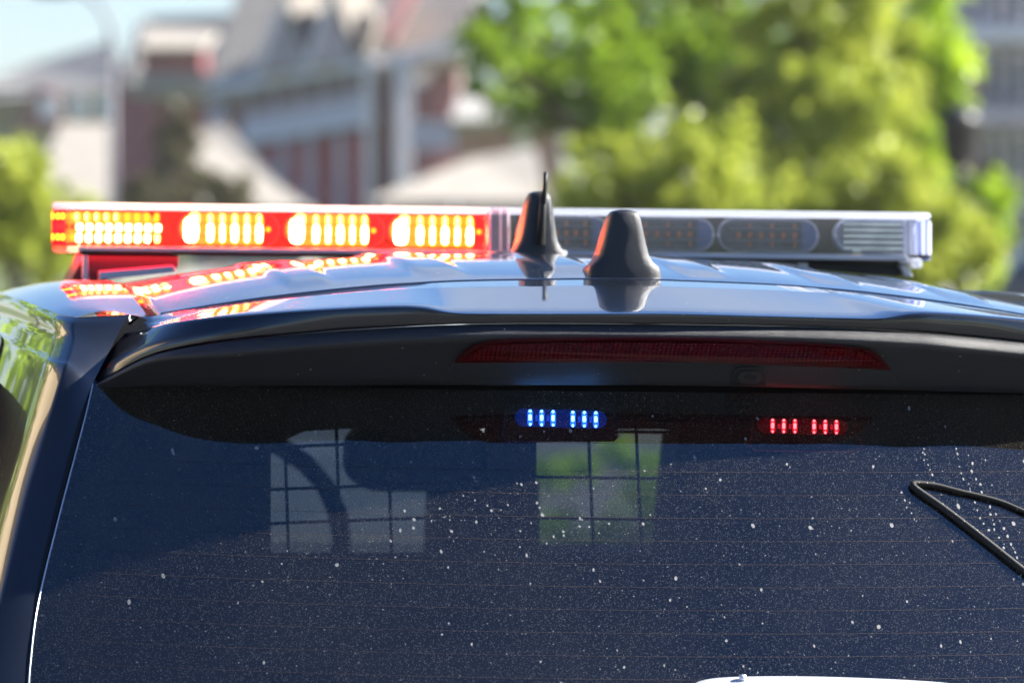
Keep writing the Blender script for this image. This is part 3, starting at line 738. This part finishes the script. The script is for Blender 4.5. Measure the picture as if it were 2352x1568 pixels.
# ================================================================== WARNING LIGHTS BEHIND THE GLASS
def warning(x0, y0, x1, y1, tilt, hx, col, label, box):
    V = .075
    o = thing('warning_light', wp(*car((x0+x1)/2, y1, V)), label, 'warning light')
    cextr(stadium(x0-2, y0-2, x1+2, y1+2, 6, tilt=tilt), V+.004, V+.03).build('housing', RUBBER, o)
    bx0, by0, bx1, by1 = box
    cextr([(bx0+12, by0-22), (bx1-12, by0-22), (bx1-4, by1-10), (bx1-14, by1), (bx0+14, by1), (bx0+4, by1-10)], V+.006, V+.02).build('shroud', RUBBER, o)
    lens = emis('glowing_lens_'+hx, tuple(c*.5 for c in col), (.20 if hx == 'blue' else .07))
    cextr(stadium(x0, y0, x1, y1, 6, tilt=tilt), V+.001, V+.003).build('lens', lens, o)
    hot = emis('led_'+hx, (.10, .42, 1.) if hx == 'blue' else (1., .07, .08), 10. if hx == 'blue' else 6.5)
    gl = emis('led_halo_'+hx, col, 2.2 if hx == 'blue' else .8)
    w = x1-x0; xs = [x0+w*f for f in (.165, .29, .415, .63, .755, .88)]
    for x in xs:
        yy = lambda f: y0+(y1-y0)*f+(x-(x0+x1)/2)*tilt
        m = MB()
        for f, a, b in ((.13, 3.0, 3.0), (.48, 3.4, 7.), (.86, 2.4, 3.)):
            m.prism([wp(*car(px, py, V-.0008)) for px, py in stadium(x-a, yy(f)-b, x+a, yy(f)+b, 3, rr=a*.9)], CV*.0008)
        m.build('led', hot, o)
        g = MB(); g.prism([wp(*car(px, py, V)) for px, py in stadium(x-6, yy(.5)-(y1-y0)*.44, x+6, yy(.5)+(y1-y0)*.44, 4, rr=5)], CV*.0006); g.build('led_halo', gl, o)
        if x != xs[2] and x != xs[-1]:
            g = MB(); g.prism([wp(*car(px, py, V)) for px, py in crect(x+w*.055, yy(.35), x+w*.085, yy(.68))], CV*.0006); g.build('lens_rib', emis('lens_rib_'+hx, col, .55), o)
    # edge line of the lamp's shade; the light on it is put in as glow
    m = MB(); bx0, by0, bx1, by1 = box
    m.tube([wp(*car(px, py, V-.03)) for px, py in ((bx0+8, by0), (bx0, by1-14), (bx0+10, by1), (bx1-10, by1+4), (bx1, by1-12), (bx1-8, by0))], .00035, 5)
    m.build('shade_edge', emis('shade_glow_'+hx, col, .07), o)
    return o
warning(1183, 940, 1394, 982, .028, 'blue', (.02, .10, 1.0), 'glowing blue LED warning light behind the top of the rear window', (1153, 950, 1424, 1014))
warning(1741, 961, 1946, 997, .02, 'red', (1.0, .01, .03), 'glowing red LED warning light behind the top of the rear window', (1722, 975, 1980, 1034))

# ================================================================== BACKGROUND
def P3(px, py, d): return at(px, py, d)
def slab(pts, off): m = MB(); m.prism([P3(*p) for p in pts], off); return m
def recto(x0, y0, x1, y1, d0, d1=None):
    d1 = d0 if d1 is None else d1; return [(x0, y0, d0), (x1, y0, d1), (x1, y1, d1), (x0, y1, d0)]
ROOFM = simple('pale_shingles', (.27, .245, .21), .9, nscale=1.2, var=.15)
ROOFW = simple('weathered_white_roof', (.27, .26, .245), .9, nscale=1., var=.1)
ROOFD = simple('pale_shingles_dimmed', (.15, .135, .115), .9, nscale=1.2, var=.15)  # the pale shingles, darkened for gable roofs that face the sun
MAROON = simple('maroon_siding', (.27, .07, .085), .8, nscale=2.)
REDW = simple('red_siding', (.45, .04, .06), .8, nscale=2.)
BROWN = simple('brown_siding', (.20, .085, .085), .8, nscale=2.)
TRIM = simple('pale_trim', (.78, .74, .76), .7, var=.05)
LAV = simple('blue_grey_boards', (.58, .50, .54), .7, var=.1)
PINK = simple('pink_brick', (.45, .25, .22), .85, var=.15)
TAN = simple('tan_stucco', (.52, .40, .26), .9, var=.12, nscale=.8)
PANE = simple('window_pane', (.05, .06, .08), .08, spec=.8)
WPANE = simple('white_glare_pane', (.85, .87, .9), .3)  # white colour stands for glare on the panes
STONE = simple('grey_stone', (.42, .38, .38), .9, var=.2)
def part_px(root, name, pts, off, mat): return slab(pts, off).build(name, mat, root)
def ground_under(px, d): p = at(px, 450, d); return (p.x, d, 0)

# --- lodge with balconies (facade runs back to the left)
lodge = thing('lodge', ground_under(700, 182), 'maroon lodge with pale shingle roof, gables and white balconies', 'building')
def dl(x): return 190-(x-500)*(10/560.)
part_px(lodge, 'wall', [(520,205,dl(520)),(1050,120,dl(1050)),(1050,600,dl(1050)),(520,600,dl(520))], (0, 14, 0), BROWN)
part_px(lodge, 'wall', [(265,150,215),(530,150,212),(530,600,212),(265,600,215)], (0, 12, 0), MAROON)
rf = part_px(lodge, 'roof', [(470,212,dl(480)-2),(1060,112,dl(1060)-2),(1130,-130,dl(1060)+13),(560,-60,dl(480)+13)], (0, .3, -.5), ROOFM)
part_px(lodge, 'roof', [(330,40,222),(570,30,215),(520,215,206),(290,190,212)], (0, .3, -.5), ROOFM)
part_px(lodge, 'fascia', [(478,216,dl(478)-2.4),(1056,120,dl(1056)-2.4),(1056,98,dl(1056)-2.4),(478,196,dl(478)-2.4)], (0, .25, 0), TRIM)
for gx, gy, gw, gh in ((650, 165, 130, 160), (760, 150, 120, 170)):   # gables with pale barge boards
    d = dl(gx)-3
    part_px(lodge, 'gable', [(gx-gw/2, gy, d), (gx+gw/2, gy-16, d), (gx+8, gy-gh, d)], (0, 6, 0), LAV)
    part_px(lodge, 'barge_board', [(gx-gw/2-6, gy+4, d-.3), (gx-gw/2+12, gy+4, d-.3), (gx+14, gy-gh-4, d-.3), (gx+4, gy-gh-10, d-.3)], (0, .25, 0), TRIM)
    part_px(lodge, 'gable_roof', [(gx+gw/2+4, gy-14, d-.4), (gx+gw/2+70, gy-70, d+5), (gx+70, gy-gh-40, d+5), (gx+6, gy-gh-6, d-.4)], (0, 0, -.3), ROOFD)
part_px(lodge, 'valley_shade_band', [(865,85,dl(865)-3.2),(900,85,dl(900)-3.2),(965,-40,dl(900)+1.5),(930,-40,dl(900)+1.5)], (0, 2.5, -.2), BROWN)  # brown slab stands for the shadow between the gables
# balconies: slab, parapet boards, posts
for (ya, yb, h) in ((332, 282, 26),):
    part_px(lodge, 'balcony_floor', [(556,ya,dl(556)-3),(860,yb,dl(860)-3),(860,yb-h,dl(860)-3),(556,ya-h,dl(556)-3)], (0, 3, 0), TRIM)
par = part_px(lodge, 'balcony_parapet', [(556,308,dl(556)-2.9),(860,258,dl(860)-2.9),(860,205,dl(860)-2.9),(556,262,dl(556)-2.9)], (0, .2, 0), LAV)
for i in range(6):
    x = 570+i*56; y = 262-(x-556)*57/304
    part_px(lodge, 'balcony_post', [(x,y+2,dl(x)-3.1),(x+9,y+1,dl(x)-3.1),(x+9,y-62,dl(x)-3.1),(x,y-60,dl(x)-3.1)], (0, .15, 0), LAV)
for x, w in ((835, 20), (905, 22), (930, 16)):
    part_px(lodge, 'column', [(x,600,dl(x)-3.4),(x+w,600,dl(x)-3.4),(x+w,128,dl(x)-3.4),(x,132,dl(x)-3.4)], (0, .35, 0), TRIM)
for x in (640, 700, 770): part_px(lodge, 'column', [(x,600,dl(x)-3.2),(x+22,600,dl(x)-3.2),(x+22,308,dl(x)-3.2),(x,312,dl(x)-3.2)], (0, .3, 0), LAV)
part_px(lodge, 'red_wall', [(590,345,dl(590)-.6),(850,300,dl(850)-.6),(850,600,dl(850)-.6),(590,600,dl(590)-.6)], (0, .3, 0), REDW)
for i in range(4):
    x = 575+i*70; y = 245-(x-556)*.187
    part_px(lodge, 'window', [(x,y,dl(x)-.25),(x+36,y-7,dl(x)-.25),(x+36,y-42,dl(x)-.25),(x,y-36,dl(x)-.25)], (0, .2, 0), PANE)
part_px(lodge, 'balcony_railing', recto(940, 276, 1052, 345, dl(940)-3.5, dl(1050)-3.5), (0, .15, 0), LAV)
part_px(lodge, 'satellite_dish', [(965+26*math.cos(a*.5236), 168+30*math.sin(a*.5236), dl(965)-1.2) for a in range(12)], (0, .15, 0), TRIM)
# dormer on the left end
part_px(lodge, 'dormer_window', recto(326, 108, 466, 165, 208), (0, 3, 0), MAROON)
part_px(lodge, 'dormer_roof', [(322,108,206),(470,108,206),(500,70,211),(345,66,211)], (0, .2, -.25), ROOFM)
part_px(lodge, 'dormer_sill', recto(318, 165, 500, 205, 206.5), (0, .6, 0), ROOFW)
part_px(lodge, 'pale_pillar', recto(476, 215, 520, 330, 203), (0, .5, 0), TRIM)
part_px(lodge, 'barge_board', [(270,200,207),(288,200,207),(330,60,207),(318,50,207)], (0, .25, 0), LAV)

# --- pale house on the left
ph = thing('pale_house', ground_under(120, 269), 'pale house with long grey roof at far left behind the shrubs', 'building')
part_px(ph, 'roof', [(-260,240,266),(300,205,266),(260,92,274),(60,150,276),(-260,280,274)], (0, .4, -.4), ROOFW)
part_px(ph, 'wall', recto(-200, 200, 380, 640, 270), (0, 10, 0), ROOFW)
part_px(ph, 'dark_gable', [(30,300,265),(150,300,265),(120,205,265),(85,195,265)], (0, 2, 0), BROWN)
for x, w in ((92, 40), (165, 30), (226, 28), (280, 26), (322, 24)):
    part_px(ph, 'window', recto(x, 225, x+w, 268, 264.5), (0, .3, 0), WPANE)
part_px(ph, 'low_roof', [(60,470,248),(380,470,248),(330,282,260),(140,282,260)], (0, .4, -.4), ROOFM)
# --- low beige roof in front of the lodge and white awning roof
lr = thing('low_building', ground_under(600, 150), 'low building with sloping beige roof in front of the lodge', 'building')
part_px(lr, 'roof', [(430,480,150),(715,480,150),(640,390,154),(520,285,160),(455,300,160)], (0, .4, -.4), ROOFM)
part_px(lr, 'wall', recto(440, 478, 705, 640, 152), (0, 6, 0), ROOFW)
aw = thing('market_tent', ground_under(1040, 120), 'white sloping tent roof right of the lodge columns', 'tent')
part_px(aw, 'canopy', [(845,462,118),(1260,462,118),(1230,340,126),(1090,362,126),(960,412,122)], (0, .3, -.3), ROOFM)
for x in (870, 1040, 1225): part_px(aw, 'pole', recto(x, 462, x+8, 640, 118), (0, .15, 0), TRIM)
pk = thing('brick_house', ground_under(1120, 165), 'pink brick house with pale roof left of the leafy trees', 'building')
part_px(pk, 'wall', recto(1045, 255, 1290, 640, 166), (0, 8, 0), PINK)
part_px(pk, 'roof', [(1035,275,163),(1300,275,163),(1300,215,172),(1055,215,172)], (0, .3, -.3), ROOFW)
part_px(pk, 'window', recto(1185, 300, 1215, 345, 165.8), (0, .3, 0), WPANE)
# --- grey building at the right edge
gb = thing('grey_building', ground_under(2330, 130), 'grey stone building with white window frames at the right edge', 'building')
part_px(gb, 'wall', recto(2222, -120, 2700, 640, 131), (0, 9, 0), STONE)
for i, x in enumerate((2250, 2318, 2395)):
    for y in (-60, 120, 300, 470):
        f = part_px(gb, 'window', recto(x, y, x+46, y+120, 130.6), (0, .3, 0), TRIM)
        mesh('pane', [P3(x+9, y+10, 130.5), P3(x+37, y+10, 130.5), P3(x+37, y+110, 130.5), P3(x+9, y+110, 130.5)], [(0, 1, 2, 3)], PANE, f)
for y in (62, 250): part_px(gb, 'cornice', recto(2210, y, 2700, y+34, 129.8), (0, 1, 0), TRIM if y == 62 else LAV)
part_px(gb, 'brick_pier', recto(2226, 150, 2246, 640, 130.2), (0, .6, 0), PINK)

# --- street lamps
GREYL = simple('grey_lamp_paint', (.16, .16, .18), .6)
def lamp(px, d, ytop, mat, label, dark):
    o = thing('street_lamp', ground_under(px, d), label, 'street lamp'); b = at(px, 450, d)
    s = d/FPX
    m = MB(); m.tube([(b.x, d, 0), (b.x, d, at(px, ytop, d).z)], .07 if dark else .05, 10); m.build('pole', mat, o, True)
    if dark:
        t = at(px, ytop, d); rows = []
        for z, r in ((0, .08), (.08, .17), (.45, .22), (.50, .28), (.62, .12), (.70, .02)):
            rows.append([(t.x+r*math.cos(a*math.pi/5), d+r*math.sin(a*math.pi/5), t.z+z) for a in range(10)])
        m = MB(); m.grid(rows, True); m.build('lantern', mat, o, True)
        for k in (-1, 1):
            m = MB(); m.box((t.x+k*.35-.12, d-.1, t.z-.1), (t.x+k*.35+.12, d+.1, t.z+.05)); m.build('banner_bracket', mat, o)
    else:
        m = MB(); m.tube([at(px, ytop, d), at(px-6, ytop-60, d), at(px-30, ytop-110, d), at(px-75, ytop-140, d), at(px-110, ytop-145, d)], .045, 8); m.build('arm', mat, o, True)
        m = MB(); q0 = at(px-110, ytop-145, d); m.box((q0.x-.5, d-.15, q0.z-.12), (q0.x+.1, d+.15, q0.z+.05)); m.build('lamp_head', mat, o)
lamp(258, 95, 120, GREYL, 'pale curved street lamp standing before the pale house', False)
lamp(2203, 62, 385, BLACKM, 'black lantern street lamp beside the trees at right', True)
# --- parked car at the far right
pc = thing('parked_car', ground_under(2330, 70), 'dark parked car far behind at right beyond the trees', 'car')
def pcar(name, prof, y0, y1, mat):
    b = at(2250, 450, 70); m = MB(); m.prism([(b.x+x, 70+y0, z) for x, z in prof], (0, y1-y0, 0)); o = m.build(name, mat, pc, True); bevel(o, .08, 3); return o
CARG = simple('grey_car_paint', (.10, .11, .13), .25); 
pcar('body', [(0, .35), (4.4, .35), (4.5, .8), (3.9, .98), (.3, 1.0), (-.05, .75)], 0, 1.75, CARG)
pcar('cabin', [(.35, .99), (3.3, .99), (2.7, 1.48), (.9, 1.5)], .1, 1.65, CARG)
pcar('side_window', [(.65, 1.03), (2.95, 1.03), (2.55, 1.40), (1.0, 1.42)], .07, .09, PANE)
for x in (.9, 3.6):
    b = at(2250, 450, 70); m = MB(); m.prism([(b.x+x+.33*math.cos(a*math.pi/9), 69.95, .33+.33*math.sin(a*math.pi/9)) for a in range(18)], (0, .2, 0)); m.build('wheel', RUBBER, pc)

# --- seen through the cabin: a pale car ahead and a low hedge
wc = thing('pale_car', (-1.0, 27, 0), 'pale car standing ahead on the road, seen through the cage in the rear window', 'car')
PALE = simple('pale_car_paint', (.62, .66, .68), .3); 
def wcar(name, prof, x0, x1, mat, bv=.06):
    m = MB(); m.prism([(x0, 27+y, z) for y, z in prof], (x1-x0, 0, 0)); o = m.build(name, mat, wc); bevel(o, bv, 3); return o
wcar('body', [(0, .32), (4.3, .32), (4.35, .75), (3.3, .92), (.1, .95), (-.05, .7)], -1.9, -.1, PALE)
wcar('cabin', [(.05, .94), (3.1, .92), (2.3, 1.38), (.55, 1.42)], -1.75, -.25, PALE)
m = MB(); m.prism([(-1.6, 27.1, 1.0), (-.4, 27.1, 1.0), (-.5, 27.4, 1.33), (-1.5, 27.4, 1.33)], (0, -.02, .01)); m.build('back_window', PANE, wc)
for x in (-1.8, -.42): m = MB(); m.box((x, 26.93, .68), (x+.22, 26.97, .86)); m.build('tail_light', BRKF, wc)
for x in (-1.88, -.35):
    for y in (.8, 3.5): m = MB(); m.prism([(x, 27+y+.31*math.cos(a*math.pi/9), .31+.31*math.sin(a*math.pi/9)) for a in range(18)], (.2, 0, 0)); m.build('wheel', RUBBER, wc)

# --- trees and shrubs
def leaf_mat(name, dark, light, tr=.55):
    m = bpy.data.materials.new(name); m.use_nodes = True; t = m.node_tree; t.nodes.clear(); Lk = t.links.new
    o = t.nodes.new('ShaderNodeOutputMaterial'); co = t.nodes.new('ShaderNodeTexCoord'); n = t.nodes.new('ShaderNodeTexNoise'); n.inputs['Scale'].default_value = 1.6; n.inputs['Detail'].default_value = 3
    r = t.nodes.new('ShaderNodeValToRGB'); r.color_ramp.elements[0].position = .36; r.color_ramp.elements[1].position = .64
    r.color_ramp.elements[0].color = dark+(1,); r.color_ramp.elements[1].color = light+(1,)
    Lk(co.outputs['Object'], n.inputs[0]); Lk(n.outputs[0], r.inputs[0])
    d = t.nodes.new('ShaderNodeBsdfDiffuse'); tl = t.nodes.new('ShaderNodeBsdfTranslucent'); mx = t.nodes.new('ShaderNodeMixShader'); mx.inputs[0].default_value = tr
    g = t.nodes.new('ShaderNodeBsdfGlossy'); g.inputs['Roughness'].default_value = .35; mg = t.nodes.new('ShaderNodeMixShader'); mg.inputs[0].default_value = .015
    Lk(r.outputs[0], d.inputs[0]); Lk(r.outputs[0], tl.inputs[0]); Lk(d.outputs[0], mx.inputs[1]); Lk(tl.outputs[0], mx.inputs[2])
    Lk(mx.outputs[0], mg.inputs[1]); Lk(g.outputs[0], mg.inputs[2]); Lk(mg.outputs[0], o.inputs[0]); return m
LEAF_G = leaf_mat('green_leaves', (.14, .24, .015), (.32, .46, .03))
LEAF_Y = leaf_mat('yellow_green_leaves', (.27, .33, .035), (.48, .53, .08))
LEAF_B = leaf_mat('bright_green_leaves', (.24, .38, .015), (.42, .56, .03))
LEAF_O = leaf_mat('olive_needles', (.07, .065, .03), (.13, .12, .05), .25)
LEAF_D = leaf_mat('dark_green_leaves', (.03, .05, .012), (.07, .10, .02), .3)
BARK = simple('brown_bark', (.12, .08, .055), .95, var=.3)
def tree(name, base, lobes, n, leaf, mat, label, cat, group=None, trunk_r=.12, limbs=True):
    """lobes: (x,y,z,rx,ry,rz) of leaf clumps in world metres"""
    o = thing(name, base, label, cat, group); rs = random.Random(hash(label) % 9999 if False else len(label)*37+int(base[0]*10))
    m = MB(); bx, by, bz = base
    zt = max(l[2] for l in lobes); cx = sum(l[0] for l in lobes)/len(lobes); cy = sum(l[1] for l in lobes)/len(lobes)
    m.tube([(bx, by, bz), (bx+(cx-bx)*.3, by, bz+(zt-bz)*.35), (cx, cy, bz+(zt-bz)*.85)], lambda t: trunk_r*(1-.75*t), 8)
    if limbs:
        for l in lobes:
            z0 = bz+(l[2]-bz)*.5
            m.tube([(bx+(cx-bx)*.4, by, z0), ((bx+l[0])/2, (by+l[1])/2, z0+(l[2]-z0)*.6), (l[0], l[1], l[2]+l[5]*.3)], lambda t: trunk_r*.5*(1-.8*t), 6)
    m.build('trunk', BARK, o, True)
    tot = sum(l[3]*l[5] for l in lobes); V = []; F = []
    for l in lobes:
        k = int(n*l[3]*l[5]/tot); nc = max(6, k//60)
        cl = []
        for _ in range(nc):
            while True:
                a = Vector((rs.uniform(-1, 1), rs.uniform(-1, 1), rs.uniform(-1, 1)))
                if .25 < a.length < 1: break
            cl.append((Vector((l[0]+a.x*l[3], l[1]+a.y*l[4], l[2]+a.z*l[5])), rs.uniform(.16, .34)*(l[3]+l[5])/2))
        for _ in range(k):
            c, r = rs.choice(cl); p = c+Vector((rs.gauss(0, .5), rs.gauss(0, .5), rs.gauss(0, .42)))*r
            nrm = ((p-c).normalized()*.8+Vector((0, 0, .45))+Vector((rs.gauss(0, .5), rs.gauss(0, .5), rs.gauss(0, .5)))).normalized()
            a = nrm.orthogonal().normalized(); a = Matrix.Rotation(rs.random()*6.28, 3, nrm) @ a; b = nrm.cross(a); s = leaf*rs.uniform(.6, 1.3)
            i = len(V); V += [p-a*s, p+b*s*.55, p+a*s, p-b*s*.55]; F.append((i, i+1, i+2, i+3))
    me = bpy.data.meshes.new('crown'); bs = Vector(base); me.from_pydata([tuple(v-bs) for v in V], [], F); me.update(); me.materials.append(mat)
    c = bpy.data.objects.new('crown', me); COL.objects.link(c); c.parent = o
    return o
def lob(px, py, d, rx, rz=None, ry=None):
    p = at(px, py, d); s = d/FPX; rz = rz or rx; return (p.x, p.y, p.z, rx*s, (ry or rx)*s, rz*s)
tree('leafy_tree', ground_under(1480, 64), [lob(1180,60,64,130,120), lob(1330,160,64,190,150), lob(1480,60,65,200,170), lob(1650,150,65,180,180), lob(1420,330,64,130,90), lob(1140,150,63,80,110), lob(1560,-140,66,260,150)], 17000, .075, LEAF_G,
     'large dark green tree left of the other trees, its crown reaching above the frame', 'tree', 'trees behind the car', .16)
tree('leafy_tree', ground_under(1830, 60), [lob(1800,190,60,190,160), lob(1930,60,60,180,150), lob(1850,380,59,230,130), lob(1720,-80,60,200,120), lob(1950,240,59,170,150)], 15000, .07, LEAF_Y,
     'yellow green tree in the middle of the trees', 'tree', 'trees behind the car', .13)
tree('leafy_tree', ground_under(2080, 66), [lob(2090,60,66,130,150), lob(2130,200,66,110,150), lob(2060,320,66,130,140), lob(2010,-90,66,160,120)], 12000, .075, LEAF_B,
     'bright green tree at the right end of the trees, beside the grey building', 'tree', 'trees behind the car', .13)
tree('round_shrub', ground_under(1500, 52), [lob(1420,470,52,170,160), lob(1600,420,52,190,150), lob(1330,560,52,120,100), lob(1560,590,52,260,120)], 12000, .06, LEAF_Y,
     'wide yellow green shrub low behind the middle of the light bar', 'shrub', 'shrubs behind the car', .06)
tree('round_shrub', ground_under(1980, 50), [lob(1870,520,50,180,140), lob(2050,500,50,170,150), lob(2180,560,50,110,120), lob(1960,630,50,220,110)], 12000, .06, LEAF_Y,
     'wide yellow green shrub low behind the right end of the light bar', 'shrub', 'shrubs behind the car', .06)
tree('round_shrub', ground_under(2300, 58), [lob(2280,470,58,70,80), lob(2240,590,58,90,80)], 2500, .06, LEAF_B,
     'small bright shrub at the right edge below the grey building', 'shrub', 'shrubs behind the car', .05)
tree('round_shrub', ground_under(40, 55), [lob(20,420,55,110,110), lob(130,470,55,80,60), lob(-90,450,55,130,160), lob(60,560,55,150,110)], 7000, .06, LEAF_Y,
     'yellow green shrub at the left edge beside the light bar', 'shrub', 'shrubs behind the car', .06)
tree('low_hedge', (.6, 31, 0), [(.25, 31, .3, .28, .3, .33), (.6, 31.2, .32, .3, .3, .33), (1.0, 31, .3, .35, .3, .34), (1.5, 31.3, .3, .4, .3, .34)], 3500, .045, LEAF_B,
     'low green hedge ahead of the car, seen through the right half of the cage', 'hedge', None, .03, False)
tree('conifer', ground_under(400, 130), [lob(405,270,130,45,50), lob(402,340,130,62,60), lob(395,420,130,85,60), lob(390,500,130,100,70)], 5000, .11, LEAF_O,
     'olive brown conifer standing between the pale house and the lodge', 'tree', None, .12, False)
tree('brown_bush', ground_under(530, 110), [lob(520,450,110,90,50), lob(340,460,110,70,50)], 2500, .1, LEAF_O,
     'brownish bush below the low building, just above the lit end of the light bar', 'shrub', None, .06, False)
# --- beside and behind the camera: seen as reflections in paint and glass
th = thing('tan_building', (-17, 22, 0), 'tan stucco building off to the left, reflected along the car side', 'building')
m = MB(); m.box((-22, 6, 0), (-12, 30, 8.2)); m.build('wall', TAN, th)
m = MB(); m.prism([(-22.6, 5.5, 8.2), (-11.5, 5.5, 8.2), (-17, 5.5, 11)], (0, 25, 0)); m.build('roof', ROOFM, th)
for i in range(5):
    for z in (1.0, 3.8):
        m = MB(); m.box((-12.0, 7.6+i*4.6, z), (-11.93, 9.2+i*4.6, z+1.5)); m.build('window', PANE, th)
def lobw(x, y, z, r, rz=None): return (x, y, z, r, r, rz or r)
for i, (x, y, h, mt, lb) in enumerate(((-9.5, 36, 7.5, LEAF_B, 'bright green street tree on the left pavement ahead of the car'), (-7.6, 19, 7.5, LEAF_G, 'tall dark green tree in front of the tan building on the left'),
                                      (-13, 78, 7, LEAF_Y, 'yellow green tree at far left, beyond the others up the street'), (-7, -9, 7, LEAF_D, 'dark green tree behind the camera on the left'),
                                      (2, -14, 8, LEAF_D, 'dark green tree directly behind the camera'), (10, -10, 7, LEAF_D, 'dark green tree behind the camera on the right'))):
    tree('street_tree', (x, y, 0), [lobw(x, y, h*.72, h*.30), lobw(x+h*.17, y, h*.55, h*.22), lobw(x-h*.18, y+.4, h*.52, h*.22), lobw(x, y-.5, h*.42, h*.2)], 3500, .16, mt, lb, 'tree', 'street trees along the road', .17)



# ================================================================== HAZE (added, a pale veil that lifts the background like lens flare)
hm = bpy.data.materials.new('added_veil'); hm.use_nodes = True; t = hm.node_tree; t.nodes.clear()
o = t.nodes.new('ShaderNodeOutputMaterial'); pv = t.nodes.new('ShaderNodeVolumePrincipled'); pv.inputs['Color'].default_value = (1, .98, .95, 1)
pv.inputs['Density'].default_value = .00022; pv.inputs['Anisotropy'].default_value = .3; t.links.new(pv.outputs[0], o.inputs['Volume'])
m = MB(); m.box((-260, -200, -1.0), (260, 420, 24)); tag(m.build('haze', hm), kind='stuff')
